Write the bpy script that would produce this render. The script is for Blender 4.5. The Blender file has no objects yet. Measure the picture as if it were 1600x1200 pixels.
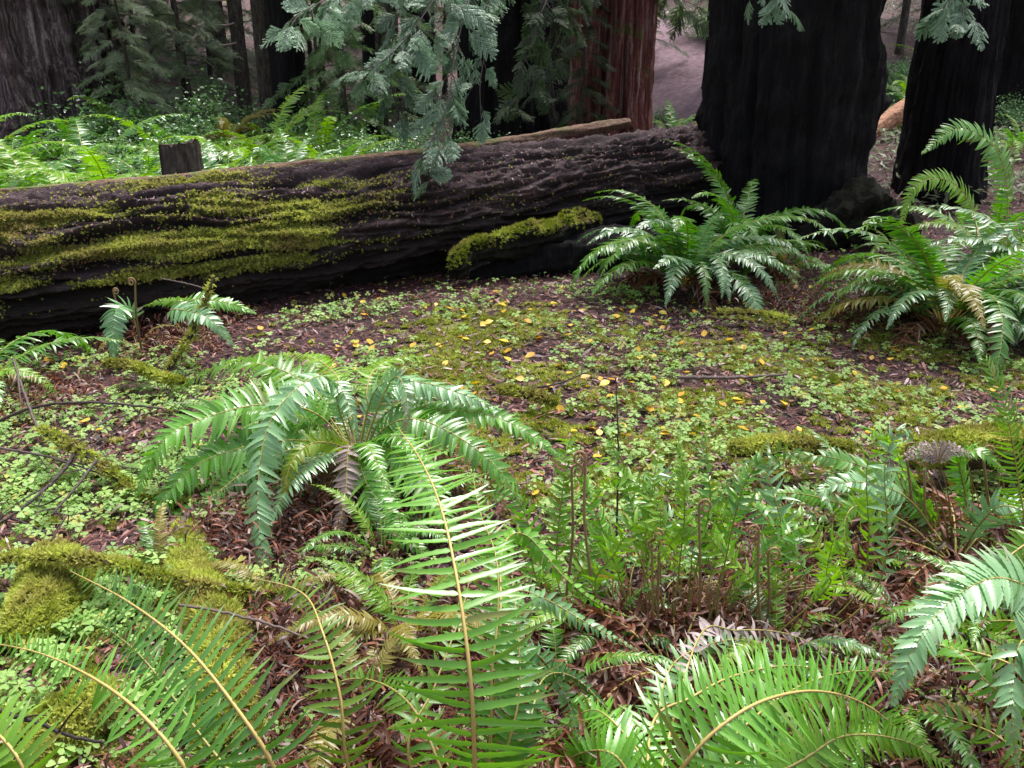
import bpy, math, random
import numpy as np
from mathutils import Vector, Matrix

random.seed(7)
RNG = np.random.default_rng(7)
S = bpy.context.scene

# ------------------------------------------------------------------ camera, world, sun, exposure
CAM_H, PITCH, FPX = 1.6, math.radians(22.0), 1386.0
cd = bpy.data.cameras.new("camera"); cam = bpy.data.objects.new("camera", cd)
S.collection.objects.link(cam); S.camera = cam
cam.location = (0, 0, CAM_H)
cam.rotation_euler = (math.pi / 2 - PITCH, 0, 0)
cd.sensor_width = 36.0; cd.lens = FPX / 1600 * 36.0
cd.clip_start = 0.05; cd.clip_end = 600
SUN_EL, SUN_AZ = math.radians(66), math.radians(20)
w = bpy.data.worlds.new("World"); S.world = w; w.use_nodes = True
wn = w.node_tree.nodes; wl = w.node_tree.links
bg = wn["Background"]; bg.inputs[1].default_value = 0.062
sky = wn.new("ShaderNodeTexSky"); sky.sky_type = 'NISHITA'; sky.sun_disc = False
sky.sun_elevation = SUN_EL; sky.sun_rotation = SUN_AZ
sky.dust_density = 4.0; sky.ozone_density = 1.0; sky.air_density = 1.0
hs_ = wn.new('ShaderNodeHueSaturation'); hs_.inputs['Saturation'].default_value = 0.55   # overcast: a paler, greyer dome
wl.new(sky.outputs[0], hs_.inputs['Color']); wl.new(hs_.outputs[0], bg.inputs[0])
sl = bpy.data.lights.new("sun", 'SUN'); sl.energy = 1.5; sl.angle = math.radians(28); sl.color = (1.0, 0.97, 0.95)
so = bpy.data.objects.new("sun", sl); S.collection.objects.link(so)
so.rotation_euler = Vector((math.sin(SUN_AZ) * math.cos(SUN_EL), math.cos(SUN_AZ) * math.cos(SUN_EL), math.sin(SUN_EL))).to_track_quat('Z', 'Y').to_euler()
S.view_settings.view_transform = 'Standard'; S.view_settings.look = 'None'
S.view_settings.gamma = 1.0; S.view_settings.exposure = 2.12
S.cycles.max_bounces = 6; S.cycles.diffuse_bounces = 3; S.cycles.glossy_bounces = 2
S.cycles.transmission_bounces = 4; S.cycles.transparent_max_bounces = 4
S.cycles.use_adaptive_sampling = True; S.cycles.use_denoising = True

# ------------------------------------------------------------------ noise
_perm = np.random.default_rng(3).permutation(256); _perm = np.concatenate([_perm, _perm, _perm])
_grad = np.random.default_rng(4).normal(size=(256, 3)); _grad /= np.linalg.norm(_grad, axis=1)[:, None]
def noise(x, y, z=0.0):
    x, y, z = np.broadcast_arrays(np.asarray(x, float), np.asarray(y, float), np.asarray(z, float))
    xi, yi, zi = np.floor(x).astype(int), np.floor(y).astype(int), np.floor(z).astype(int)
    xf, yf, zf = x - xi, y - yi, z - zi
    u, v, q = (t * t * t * (t * (t * 6 - 15) + 10) for t in (xf, yf, zf))
    r = 0
    for dx in (0, 1):
        for dy in (0, 1):
            for dz in (0, 1):
                h = _perm[_perm[_perm[(xi + dx) & 255] + ((yi + dy) & 255)] + ((zi + dz) & 255)]
                g = _grad[h]
                d = g[..., 0] * (xf - dx) + g[..., 1] * (yf - dy) + g[..., 2] * (zf - dz)
                r = r + d * (u if dx else 1 - u) * (v if dy else 1 - v) * (q if dz else 1 - q)
    return r * 1.6
def fbm(x, y, z=0.0, o=4):
    a, f, r = 1.0, 1.0, 0
    for k in range(o):
        r = r + a * noise(x * f + 13.7 * k, y * f - 7.1 * k, z * f + 3.3 * k); a *= 0.5; f *= 2.03
    return r
def sstep(a, b, x):
    t = np.clip((x - a) / (b - a), 0, 1); return t * t * (3 - 2 * t)

# ------------------------------------------------------------------ terrain height and placing
def H(x, y):
    x = np.asarray(x, float); y = np.asarray(y, float)
    r = np.hypot(x, y - 3.0)
    s = np.maximum(0, r - 12.0)  # ground climbs all round; rim behind camera added to block low sky
    h = 0.19 * s * sstep(0, 6, s) - 0.0016 * np.minimum(s, 60) ** 2 * sstep(10, 60, s) * 0.5
    h = h + 0.06 * noise(x * .45, y * .45, 1.5) + 0.03 * noise(x * 1.3, y * 1.3, 5.1)
    h = h + 0.9 * noise(x * .07, y * .07, 9.1) * sstep(14, 30, r)
    h = h + 0.35 * sstep(2.0, 3.6, x) * sstep(7.6, 10, y)
    return h
SP, CP = math.sin(PITCH), math.cos(PITCH)
def ray(px, py):
    a, b = (px - 800) / FPX, (600 - py) / FPX
    return np.array([a, CP + b * SP, -SP + b * CP])
def at(px, py, d):
    """point on the sight line at forward distance d (metres along y)"""
    r = ray(px, py); return np.array([0, 0, CAM_H]) + r * (d / r[1])
def gnd(px, py):
    r = ray(px, py); t = np.linspace(0.5, 90, 6000)
    P = r[None] * t[:, None]; z = P[:, 2] + CAM_H - H(P[:, 0], P[:, 1])
    k = np.argmax(z < 0) if (z < 0).any() else len(t) - 1
    p = P[k]; return np.array([p[0], p[1], float(H(p[0], p[1]))])
def xat(px, d, py=300):
    p = at(px, py, d); return float(p[0])

# ------------------------------------------------------------------ mesh helpers
class MB:
    def __init__(s): s.v, s.f, s.m, s.c, s.n = [], [], [], [], 0
    def add(s, v, f, mat=0, tint=(0.5, 0, 0)):
        v = np.asarray(v, float).reshape(-1, 3); f = np.asarray(f, int)
        s.v.append(v); s.f.append(f + s.n); s.m.append(np.full(len(f), mat) if np.isscalar(mat) else np.asarray(mat))
        t = np.asarray(tint, float)
        s.c.append(np.broadcast_to(t, (len(v), 3)) if t.ndim == 1 else t); s.n += len(v)
        return s
    def mesh(s, name, mats, smooth=True):
        me = bpy.data.meshes.new(name)
        V = np.concatenate(s.v)
        me.vertices.add(len(V)); me.vertices.foreach_set("co", V.astype(np.float32).ravel())
        tot = np.concatenate([np.full(len(f), f.shape[1]) for f in s.f])
        idx = np.concatenate([f.ravel() for f in s.f])
        me.loops.add(len(idx)); me.loops.foreach_set("vertex_index", idx.astype(np.int32))
        me.polygons.add(len(tot))
        st = np.concatenate([[0], np.cumsum(tot)[:-1]])
        me.polygons.foreach_set("loop_start", st.astype(np.int32))
        me.polygons.foreach_set("material_index", np.concatenate(s.m).astype(np.int32))
        me.polygons.foreach_set("use_smooth", np.full(len(tot), smooth))
        C = np.concatenate(s.c); at_ = me.attributes.new("tint", 'FLOAT_COLOR', 'POINT')
        at_.data.foreach_set("color", np.concatenate([C, np.ones((len(C), 1))], 1).astype(np.float32).ravel())
        for m in (mats if isinstance(mats, (list, tuple)) else [mats]): me.materials.append(m)
        me.update(calc_edges=True)
        return me
    def build(s, name, mats, parent=None, smooth=True, loc=None):
        o = bpy.data.objects.new(name, s.mesh(name, mats, smooth)); S.collection.objects.link(o)
        if parent is not None: o.parent = parent
        if loc is not None: o.location = loc
        return o
def tag(o, label=None, cat=None, group=None, kind=None):
    if label: o['label'] = label
    if cat: o['category'] = cat
    if group: o['group'] = group
    if kind: o['kind'] = kind
    return o
def empty(name, loc, label, cat, group=None, rz=0.0):
    o = bpy.data.objects.new(name, None); S.collection.objects.link(o)
    o.location = [float(c) for c in loc]; o.rotation_euler = (0, 0, rz); o.empty_display_size = 0.1
    return tag(o, label, cat, group)
def nrm(v): return v / (np.linalg.norm(v, axis=-1, keepdims=True) + 1e-12)
def spline(pts, n):
    P = np.asarray(pts, float)
    if len(P) == 2: P = np.array([P[0], P.mean(0), P[1]])
    E = np.concatenate([[2 * P[0] - P[1]], P, [2 * P[-1] - P[-2]]])
    u = np.linspace(0, len(P) - 1 - 1e-6, n * 4); i = u.astype(int); t = (u - i)[:, None]
    a, b, c, d = E[i], E[i + 1], E[i + 2], E[i + 3]
    Q = 0.5 * (2 * b + (c - a) * t + (2 * a - 5 * b + 4 * c - d) * t ** 2 + (3 * b - a - 3 * c + d) * t ** 3)
    s = np.concatenate([[0], np.cumsum(np.linalg.norm(np.diff(Q, axis=0), axis=1))])
    k = np.linspace(0, s[-1], n)
    return np.stack([np.interp(k, s, Q[:, j]) for j in range(Q.shape[1])], 1)
def tube(mb, P, R, sides=6, mat=0, tint=(0.5, 0, 0), rough=0.0, cap=True):
    P = np.asarray(P, float); n = len(P); R = np.broadcast_to(np.asarray(R, float), (n,))
    T = nrm(np.gradient(P, axis=0)); ref = np.array([0.31, 0.17, 0.93])
    if abs(T[:, 2]).mean() > 0.8: ref = np.array([0.9, 0.3, 0.1])
    A = nrm(np.cross(T, ref)); B = np.cross(T, A)
    th = np.linspace(0, 2 * np.pi, sides, endpoint=False)
    rr = R[:, None] * np.ones((1, sides))
    if rough: rr = rr * (1 + rough * fbm(P[:, :1] * 9 + np.cos(th) * 1.5, P[:, 1:2] * 9 + np.sin(th) * 1.5, P[:, 2:] * 9, 2))
    V = P[:, None] + rr[..., None] * (np.cos(th)[None, :, None] * A[:, None] + np.sin(th)[None, :, None] * B[:, None])
    i = np.arange(n - 1)[:, None] * sides; j = np.arange(sides)[None]; j2 = (j + 1) % sides
    F = np.stack([i + j, i + j2, i + sides + j2, i + sides + j], -1).reshape(-1, 4)
    mb.add(V.reshape(-1, 3), F, mat, tint)
    if cap:
        for e, ring in ((0, np.arange(sides)), (n - 1, np.arange(sides) + (n - 1) * sides)):
            Vc = np.concatenate([V.reshape(-1, 3)[ring], P[e][None]])
            a = np.arange(sides); mb.add(Vc, np.stack([a, (a + 1) % sides, np.full(sides, sides)], -1), mat, tint if np.ndim(tint) == 1 else tint[0])
    return mb
def scatter(mb, tpl_v, tpl_f, pos, rot, scale, mat=0, tint=None):
    """bake many small copies of a template into one mesh. rot: (n,3,3)"""
    n, k = len(pos), len(tpl_v)
    V = np.einsum('nij,kj->nki', rot, tpl_v) * np.asarray(scale).reshape(n, -1, 1) + pos[:, None]
    F = (tpl_f[None] + (np.arange(n) * k)[:, None, None]).reshape(-1, tpl_f.shape[1])
    t = np.tile([.5, 0, 0], (n, 1)) if tint is None else tint
    mb.add(V.reshape(-1, 3), F, mat, np.repeat(t, k, 0))
def rots(n, tilt=0.3, rng=RNG, base=None):
    a = rng.uniform(0, 2 * np.pi, n); b = rng.normal(0, tilt, n); c = rng.normal(0, tilt, n)
    def R(ax, t):
        m = np.zeros((n, 3, 3)); i, j, k = {'x': (0, 1, 2), 'y': (1, 2, 0), 'z': (2, 0, 1)}[ax]
        m[:, i, i] = 1; m[:, j, j] = np.cos(t); m[:, k, k] = np.cos(t); m[:, j, k] = -np.sin(t); m[:, k, j] = np.sin(t); return m
    return R('x', b) @ R('y', c) @ R('z', a)

# ------------------------------------------------------------------ materials
def newmat(name):
    m = bpy.data.materials.new(name); m.use_nodes = True
    return m, m.node_tree.nodes, m.node_tree.links, m.node_tree.nodes["Principled BSDF"]
def ramp(n, l, src, stops, interp='LINEAR'):
    r = n.new("ShaderNodeValToRGB"); r.color_ramp.interpolation = interp
    e = r.color_ramp.elements
    while len(e) < len(stops): e.new(0.5)
    for k, (p, c) in enumerate(stops):
        e[k].position = p; e[k].color = (*c, 1) if len(c) == 3 else c
    l.new(src, r.inputs[0]); return r.outputs[0]
def ntex(n, l, scale, detail=4, rough=.6, vec=None, stretch=None, dist=0):
    t = n.new("ShaderNodeTexNoise"); t.inputs['Scale'].default_value = scale; t.inputs['Detail'].default_value = detail
    t.inputs['Roughness'].default_value = rough; t.inputs['Distortion'].default_value = dist
    if stretch is not None:
        mp = n.new("ShaderNodeMapping"); mp.inputs['Scale'].default_value = stretch; l.new(vec, mp.inputs[0]); l.new(mp.outputs[0], t.inputs[0])
    elif vec is not None: l.new(vec, t.inputs[0])
    return t.outputs[0]
def mixc(n, l, fac, a, b, mode='MIX'):
    x = n.new("ShaderNodeMix"); x.data_type = 'RGBA'; x.blend_type = mode
    for s_, v in ((0, fac), (6, a), (7, b)):
        if isinstance(v, (int, float)): x.inputs[s_].default_value = v
        elif isinstance(v, tuple): x.inputs[s_].default_value = (*v, 1)
        else: l.new(v, x.inputs[s_])
    return x.outputs[2]
def bump(n, l, src, p, strength=.5, dist=.01):
    b = n.new("ShaderNodeBump"); b.inputs['Strength'].default_value = strength; b.inputs['Distance'].default_value = dist
    l.new(src, b.inputs['Height']); l.new(b.outputs[0], p.inputs['Normal'])
def mathn(n, l, op, a, b=None):
    x = n.new("ShaderNodeMath"); x.operation = op
    for k, v in enumerate((a, b)):
        if v is None: continue
        if isinstance(v, (int, float)): x.inputs[k].default_value = v
        else: l.new(v, x.inputs[k])
    return x.outputs[0]
def leafmat(name, dark, light, dead=(.16, .07, .03), rough=.38, spec=.6, trans=.3, coat=0.0):
    """tint.r picks dark->light, tint.g mixes towards dead; every object varies a little"""
    m, n, l, p = newmat(name)
    a = n.new("ShaderNodeAttribute"); a.attribute_name = "tint"
    sep = n.new("ShaderNodeSeparateColor"); l.new(a.outputs['Color'], sep.inputs[0])
    oi = n.new("ShaderNodeObjectInfo")
    r = mathn(n, l, 'ADD', sep.outputs[0], mathn(n, l, 'MULTIPLY', mathn(n, l, 'SUBTRACT', oi.outputs['Random'], .5), .45))
    c = ramp(n, l, r, [(0, dark), (1, light)])
    c = mixc(n, l, sep.outputs[1], c, dead)
    l.new(c, p.inputs['Base Color'])
    p.inputs['Roughness'].default_value = rough; p.inputs['Specular IOR Level'].default_value = spec
    p.inputs['Coat Weight'].default_value = coat; p.inputs['Coat Roughness'].default_value = .38
    if trans:
        t = n.new("ShaderNodeBsdfTranslucent"); l.new(mixc(n, l, .5, c, (.25, .4, .03), 'MIX') if False else c, t.inputs[0])
        hs = n.new("ShaderNodeHueSaturation"); hs.inputs['Value'].default_value = 1.8; hs.inputs['Saturation'].default_value = 1.1
        l.new(c, hs.inputs['Color']); l.new(hs.outputs[0], t.inputs[0])
        mx = n.new("ShaderNodeMixShader"); mx.inputs[0].default_value = trans
        l.new(p.outputs[0], mx.inputs[1]); l.new(t.outputs[0], mx.inputs[2]); l.new(mx.outputs[0], n["Material Output"].inputs[0])
    return m
M = {}
M['fern'] = leafmat("fern_blade", (.035, .135, .014), (.15, .38, .03), dead=(.20, .09, .04), rough=.33, spec=.8, coat=.5)
M['fern_lime'] = leafmat("fern_blade_lime", (.08, .22, .02), (.23, .42, .035), dead=(.30, .17, .05), rough=.36, spec=.6, coat=.15, trans=.38)
M['fern_sheen'] = leafmat("fern_blade_sheen", (.045, .16, .045), (.20, .40, .15), dead=(.3, .2, .14), rough=.36, spec=1.0, coat=1.0, trans=.2)  # pale bluish sky sheen painted into the blade colour
M['fern_dead'] = leafmat("fern_blade_dead", (.045, .016, .013), (.25, .085, .045), dead=(.4, .32, .27), rough=.45, spec=.5, trans=.15)
M['fern_pale'] = leafmat("fern_blade_pale", (.22, .15, .13), (.45, .36, .36), dead=(.4, .32, .3), rough=.5, spec=.5, trans=.15)
M['rachis'] = leafmat("fern_stalk", (.22, .22, .05), (.48, .36, .11), dead=(.25, .11, .05), rough=.5, spec=.5, trans=0)
M['stipe'] = leafmat("fern_stipe_scaly", (.13, .08, .04), (.36, .24, .12), rough=.7, spec=.3, trans=0)
M['needle'] = leafmat("redwood_needles", (.05, .13, .06), (.27, .43, .27), dead=(.2, .12, .07), rough=.42, spec=.8, coat=.3, trans=.25)
M['needle_dark'] = leafmat("conifer_needles_dark", (.02, .045, .018), (.08, .14, .05), rough=.45, spec=.5, trans=.25)
M['needle_grey'] = leafmat("conifer_needles_grey", (.11, .155, .09), (.32, .41, .24), dead=(.16, .11, .09), rough=.5, spec=.5, trans=.25)
M['shrub'] = leafmat("shrub_leaves", (.05, .13, .035), (.20, .38, .12), rough=.28, spec=.8, coat=.2, trans=.25)
M['oxalis'] = leafmat("oxalis_leaves", (.12, .26, .05), (.36, .52, .15), dead=(.4, .36, .08), rough=.5, spec=.4, trans=.3)
M['moss'] = leafmat("moss_tufts", (.20, .24, .03), (.56, .60, .15), dead=(.30, .22, .10), rough=.9, spec=.15, trans=.3)
M['litter'] = leafmat("litter_flakes", (.022, .008, .007), (.30, .105, .08), dead=(.52, .36, .37), rough=.5, spec=.5, trans=0)
M['yellow'] = leafmat("yellow_leaf", (.60, .28, .02), (.80, .56, .06), dead=(.38, .13, .04), rough=.45, spec=.5, trans=.2)
M['twig'] = leafmat("bare_twig", (.035, .024, .024), (.14, .10, .09), rough=.7, spec=.4, trans=0)

def barkmat(name, c0, c1, c2, sc=3.0, stretch=(6, 6, .6), moss=0.0, b=.6, rough=.9):
    m, n, l, p = newmat(name)
    tc = n.new("ShaderNodeTexCoord"); v = tc.outputs['Object']
    f = ntex(n, l, sc, 6, .7, v, stretch)
    c = ramp(n, l, f, [(.34, c0), (.52, c1), (.70, c2)])
    g = ntex(n, l, 30, 4, .7, v)
    c = mixc(n, l, .35, c, mixc(n, l, 1.0, c, ramp(n, l, g, [(.3, (.25, .25, .25)), (.7, (1.9, 1.9, 1.9))]), 'MULTIPLY'))
    if moss:
        k = ntex(n, l, 2.2, 5, .7, v)
        c = mixc(n, l, ramp(n, l, k, [(.62 - moss * .2, (0, 0, 0)), (.70 - moss * .2, (1, 1, 1))]), c, (.11, .13, .03))
    l.new(c, p.inputs['Base Color']); p.inputs['Roughness'].default_value = rough
    p.inputs['Specular IOR Level'].default_value = .3
    bump(n, l, mathn(n, l, 'ADD', f, mathn(n, l, 'MULTIPLY', g, .3)), p, b, .06)
    return m
M['black'] = barkmat("charred_bark", (.0015, .0013, .0018), (.005, .004, .005), (.024, .017, .017), 4, (7, 7, .8), b=1)
M['dark'] = barkmat("dark_bark", (.003, .0025, .003), (.009, .007, .008), (.03, .024, .026), 4, (5, 5, .5))
M['grey_red'] = barkmat("weathered_redwood_bark", (.02, .014, .014), (.13, .09, .09), (.50, .44, .43), 4.5, (3, 3, .22), b=1)
M['red'] = barkmat("red_bark", (.02, .008, .007), (.20, .07, .055), (.42, .32, .29), 4.2, (4, 4, .25), moss=.25, b=1)
M['sapling'] = barkmat("thin_trunk_bark", (.03, .024, .02), (.08, .065, .055), (.16, .14, .11), 8, (4, 4, .8), moss=.2)
M['orange_log'] = barkmat("bare_orange_wood", (.12, .05, .03), (.40, .20, .11), (.58, .36, .24), 6, (1, 5, 5), b=.4, rough=.7)
M['pole'] = barkmat("brown_pole_bark", (.06, .028, .02), (.18, .095, .065), (.26, .22, .12), 9, (.8, 7, 7), moss=.75, b=.4, rough=.7)
M['mossbranch'] = barkmat("mossy_branch_bark", (.03, .02, .018), (.07, .05, .035), (.13, .11, .04), 9, (2, 2, 2), moss=.4)
M['mossroot'] = barkmat("dark_mossy_root", (.004, .004, .003), (.012, .011, .006), (.035, .034, .014), 14, (1, 1, 1), b=1)
M['cut'] = barkmat("cut_wood_end", (.14, .10, .08), (.25, .19, .15), (.36, .30, .25), 8, (1, 1, 1), b=.3)

def logmat():
    m, n, l, p = newmat("fallen_log_bark")
    a = n.new("ShaderNodeAttribute"); a.attribute_name = "tint"
    sep = n.new("ShaderNodeSeparateColor"); l.new(a.outputs['Color'], sep.inputs[0])
    tc = n.new("ShaderNodeTexCoord"); v = tc.outputs['Object']
    f = ntex(n, l, 9, 6, .7, v, (.5, 2, 2)); g = ntex(n, l, 60, 4, .7, v)
    fb = ntex(n, l, 26, 5, .75, v, (.22, 2.2, 2.2), 1.2)
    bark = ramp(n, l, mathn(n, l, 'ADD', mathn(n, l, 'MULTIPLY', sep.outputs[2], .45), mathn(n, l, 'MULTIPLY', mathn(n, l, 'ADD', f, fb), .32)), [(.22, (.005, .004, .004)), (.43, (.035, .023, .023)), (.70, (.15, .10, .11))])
    bark = mixc(n, l, .5, bark, mixc(n, l, 1.0, bark, ramp(n, l, g, [(.3, (.3, .3, .3)), (.7, (1.8, 1.7, 1.7))]), 'MULTIPLY'))
    mo = ramp(n, l, mathn(n, l, 'ADD', f, mathn(n, l, 'MULTIPLY', mathn(n, l, 'SUBTRACT', g, .5), .8)), [(.3, (.10, .12, .02)), (.55, (.24, .26, .06)), (.75, (.38, .41, .11))])
    fac = mathn(n, l, 'ADD', sep.outputs[1], mathn(n, l, 'MULTIPLY', mathn(n, l, 'SUBTRACT', g, .5), .9))
    c = mixc(n, l, ramp(n, l, fac, [(.42, (0, 0, 0)), (.58, (1, 1, 1))]), bark, mo)
    l.new(c, p.inputs['Base Color']); p.inputs['Roughness'].default_value = .75; p.inputs['Specular IOR Level'].default_value = .35
    bump(n, l, mathn(n, l, 'ADD', fb, mathn(n, l, 'MULTIPLY', g, .5)), p, 1.0, .045)
    return m
M['log'] = logmat()
def floormat():
    m, n, l, p = newmat("forest_floor_duff")
    tc = n.new("ShaderNodeTexCoord"); v = tc.outputs['Object']
    a = ntex(n, l, 1.3, 5, .65, v); b = ntex(n, l, 22, 5, .75, v); c_ = ntex(n, l, 90, 4, .7, v); d = ntex(n, l, .6, 3, .5, v)
    c = ramp(n, l, b, [(.32, (.014, .006, .007)), (.47, (.06, .026, .027)), (.58, (.135, .058, .055)), (.72, (.26, .14, .135))])
    c = mixc(n, l, .6, c, mixc(n, l, 1.0, c, ramp(n, l, c_, [(.3, (.35, .3, .3)), (.7, (1.7, 1.6, 1.6))]), 'MULTIPLY'))
    c = mixc(n, l, ramp(n, l, a, [(.35, (.6, .6, .6)), (.6, (0, 0, 0))]), c, (.018, .011, .015))
    mo = ramp(n, l, c_, [(.3, (.13, .13, .035)), (.6, (.30, .31, .08)), (.8, (.44, .45, .15))])
    at_ = n.new("ShaderNodeAttribute"); at_.attribute_name = "tint"
    sep = n.new("ShaderNodeSeparateColor"); l.new(at_.outputs['Color'], sep.inputs[0])
    fac = mathn(n, l, 'ADD', sep.outputs[1], mathn(n, l, 'MULTIPLY', mathn(n, l, 'SUBTRACT', b, .5), 1.2))
    c = mixc(n, l, ramp(n, l, fac, [(.45, (0, 0, 0)), (.62, (.85, .85, .85))]), c, mo)
    l.new(c, p.inputs['Base Color']); p.inputs['Roughness'].default_value = .8; p.inputs['Specular IOR Level'].default_value = .4
    bump(n, l, mathn(n, l, 'ADD', b, mathn(n, l, 'MULTIPLY', c_, .5)), p, .9, .03)
    return m
M['floor'] = floormat()
def pathmat():
    m, n, l, p = newmat("trail_dust"); v = n.new("ShaderNodeTexCoord").outputs['Object']
    b = ntex(n, l, 9, 5, .75, v)
    l.new(ramp(n, l, b, [(.3, (.07, .038, .048)), (.5, (.17, .10, .125)), (.7, (.27, .18, .21))]), p.inputs['Base Color'])
    p.inputs['Roughness'].default_value = .9; bump(n, l, b, p, .5, .03); return m
M['path'] = pathmat()

# ------------------------------------------------------------------ ground
def moss_field(x, y):
    """0..1: where moss covers the clearing floor"""
    k = .5 + .6 * fbm(x * 1.6, y * 2.2, 2.2, 4)
    band = sstep(2.2, 3.0, y) * (1 - sstep(4.9, 5.6, y)) * sstep(-1.2, -.2, x)
    left = (1 - sstep(-1.0, -.4, x)) * sstep(1.2, 1.6, y) * (1 - sstep(2.6, 3.2, y)) * .4
    far = sstep(8, 10, y) * .30
    return np.clip(k * (.22 + .68 * band + left + far), 0, 1)
def axis(lo, hi, a, b, fine, ratio=1.12):
    c = list(np.arange(a, b, fine)); s = fine; x = b
    while x < hi: c.append(x); s *= ratio; x += s
    c.append(hi); s = fine; x = a - fine
    while x > lo: c.insert(0, x); s *= ratio; x -= s
    c.insert(0, lo); return np.array(c)
def make_ground():
    X, Y = np.meshgrid(axis(-170, 170, -4.2, 4.2, .035), axis(-80, 200, .6, 6.5, .03, 1.05))
    Z = H(X, Y) + .010 * noise(X * 7, Y * 7) + .007 * noise(X * 19, Y * 19, 3)
    nx = X.shape[1]; i = np.arange(X.shape[0] - 1)[:, None] * nx; j = np.arange(nx - 1)[None]
    F = np.stack([i + j, i + j + 1, i + nx + j + 1, i + nx + j], -1).reshape(-1, 4)
    t = np.zeros((X.size, 3)); t[:, 1] = moss_field(X, Y).ravel(); t[:, 0] = .5
    o = MB().add(np.stack([X, Y, Z], -1).reshape(-1, 3), F, 0, t).build("forest_floor", M['floor'])
    tag(o, "reddish brown forest floor of needle duff with patches of moss", None, None, 'structure')
make_ground()
def make_path():
    # a dusty pinkish trail climbing the slope beyond the red tree
    a = gnd(1046, 200); b = gnd(1062, 90); c = gnd(1068, 30)
    ctr = spline([a, b, c], 40); T = nrm(np.gradient(ctr, axis=0)); N = nrm(np.cross(T, [0, 0, 1.]))
    wd = np.linspace(1.3, 3.0, 40)[:, None] * np.linspace(-1, 1, 15)[None]
    wd = wd + .12 * noise(np.arange(40)[:, None] * .3, wd * 2)
    P = ctr[:, None] + wd[..., None] * N[:, None]; P[..., 2] = H(P[..., 0], P[..., 1]) + .05
    P[:, 0, 2] -= .15; P[:, -1, 2] -= .15
    i = np.arange(39)[:, None] * 15; j = np.arange(14)[None]
    o = MB().add(P.reshape(-1, 3), np.stack([i + j, i + j + 1, i + 16 + j, i + 15 + j], -1).reshape(-1, 4)).build("path", M['path'])
    tag(o, "pinkish bare trail climbing the slope beyond the red trunk", None, None, 'structure')
make_path()

# ------------------------------------------------------------------ trunks
def trunk_mesh(name, x, y, r, h, mat, seed=0, flare=.35, furrow=.10, lean=(0, 0), taper=.35, burl=None, nf=9, rough=.03, parent=None, bulge=None, rings=None, partname='trunk'):
    z0 = float(H(x, y)); nz = rings or int(90); nt = 96 if r > .3 else (40 if r > .12 else 20)
    zz = np.concatenate([np.linspace(-.25, 3.2, int(nz * .75)), np.linspace(3.3, h, nz - int(nz * .75))])
    th = np.linspace(0, 2 * np.pi, nt, endpoint=False); Z, TH = np.meshgrid(zz, th, indexing='ij')
    cx, cy = np.cos(TH), np.sin(TH)
    R = r * (1 - taper * np.clip(Z / h, 0, 1)) * (1 + flare * np.exp(-np.clip(Z, 0, None) / (.55 * max(r, .25))))
    R = R * (1 + .10 * noise(cx * 1.2 + seed, cy * 1.2, Z * .5) + flare * .35 * noise(cx * 2.2, cy * 2.2 + seed, .3) * np.exp(-np.clip(Z, 0, None) / .8))
    fr = fbm(cx * nf * .5 + seed * 3.1, cy * nf * .5, Z * .35 + .3 * noise(Z, cx), 3)
    R = R * (1 + furrow * (-np.abs(fr) * 1.6 + .4)) 
    R = R * (1 + rough * (fbm(cx * 5, cy * 5, Z * 4, 4) + .6 * fbm(cx * 18, cy * 18, Z * 9, 2)))
    if bulge is not None: R = R * (1 + bulge(Z, cx, cy))
    X = R * cx + lean[0] * Z; Y = R * cy + lean[1] * Z
    V = np.stack([X, Y, Z], -1).reshape(-1, 3)
    i = np.arange(len(zz) - 1)[:, None] * nt; j = np.arange(nt)[None]; j2 = (j + 1) % nt
    F = np.stack([i + j, i + j2, i + nt + j2, i + nt + j], -1).reshape(-1, 4)
    mb = MB().add(V, F)
    top = np.arange(nt) + (len(zz) - 1) * nt
    Vt = np.concatenate([V[top], V[top].mean(0)[None] + [0, 0, .05]]); a = np.arange(nt)
    mb.add(Vt, np.stack([a, (a + 1) % nt, np.full(nt, nt)], -1))
    return mb, z0
def tree(name, px, d, r, h, mat, label, seed=0, group=None, cat='tree', base_py=300, **kw):
    x = xat(px, d, base_py); z0 = float(H(x, d))
    root = empty(name, (x, d, z0), label, cat, group)
    mb, _ = trunk_mesh(name, x, d, r, h, mat, seed, **kw)
    t = mb.build('trunk', mat, root)
    return root
TREES = {}
def bl_bulge(Z, cx, cy):
    # silhouettes of the burnt trunk: waist near 1.75 m on the right, burl near 1.1 m on the right
    right = np.clip(cx, 0, 1) ** 2
    b = -.14 * right * np.exp(-((Z - 1.62) / .22) ** 2) + .05 * right * np.exp(-((Z - 1.32) / .14) ** 2)
    b += .13 * np.exp(-((cx - .98) / .16) ** 2 - ((cy + .1) / .35) ** 2 - ((Z - 1.05) / .06) ** 2)
    b += -.10 * right * np.exp(-((Z - .55) / .22) ** 2) + .10 * right * np.exp(-((Z - .05) / .2) ** 2)
    return b
TREES['b1'] = tree("burnt_redwood", 1243, 7.7, .69, 13, M['black'], "huge charred black redwood trunk with a knob on its right edge", 2, flare=.10, furrow=.10, rough=.045, nf=20, taper=.25, bulge=bl_bulge, base_py=150, lean=(-.03, 0))
TREES['b2'] = tree("burnt_redwood", 1490, 8.6, .37, 12, M['black'], "narrower charred trunk standing right of the huge black one, fern fronds across its foot", 5, flare=.12, furrow=.13, rough=.045, nf=16, taper=.3, base_py=150, lean=(-.02, 0))
TREES['b3'] = tree("burnt_redwood", 1590, 12.5, .56, 13, M['black'], "black trunk cut by the right edge, behind the narrower charred one", 8, flare=.2, taper=.2, base_py=150)
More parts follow.
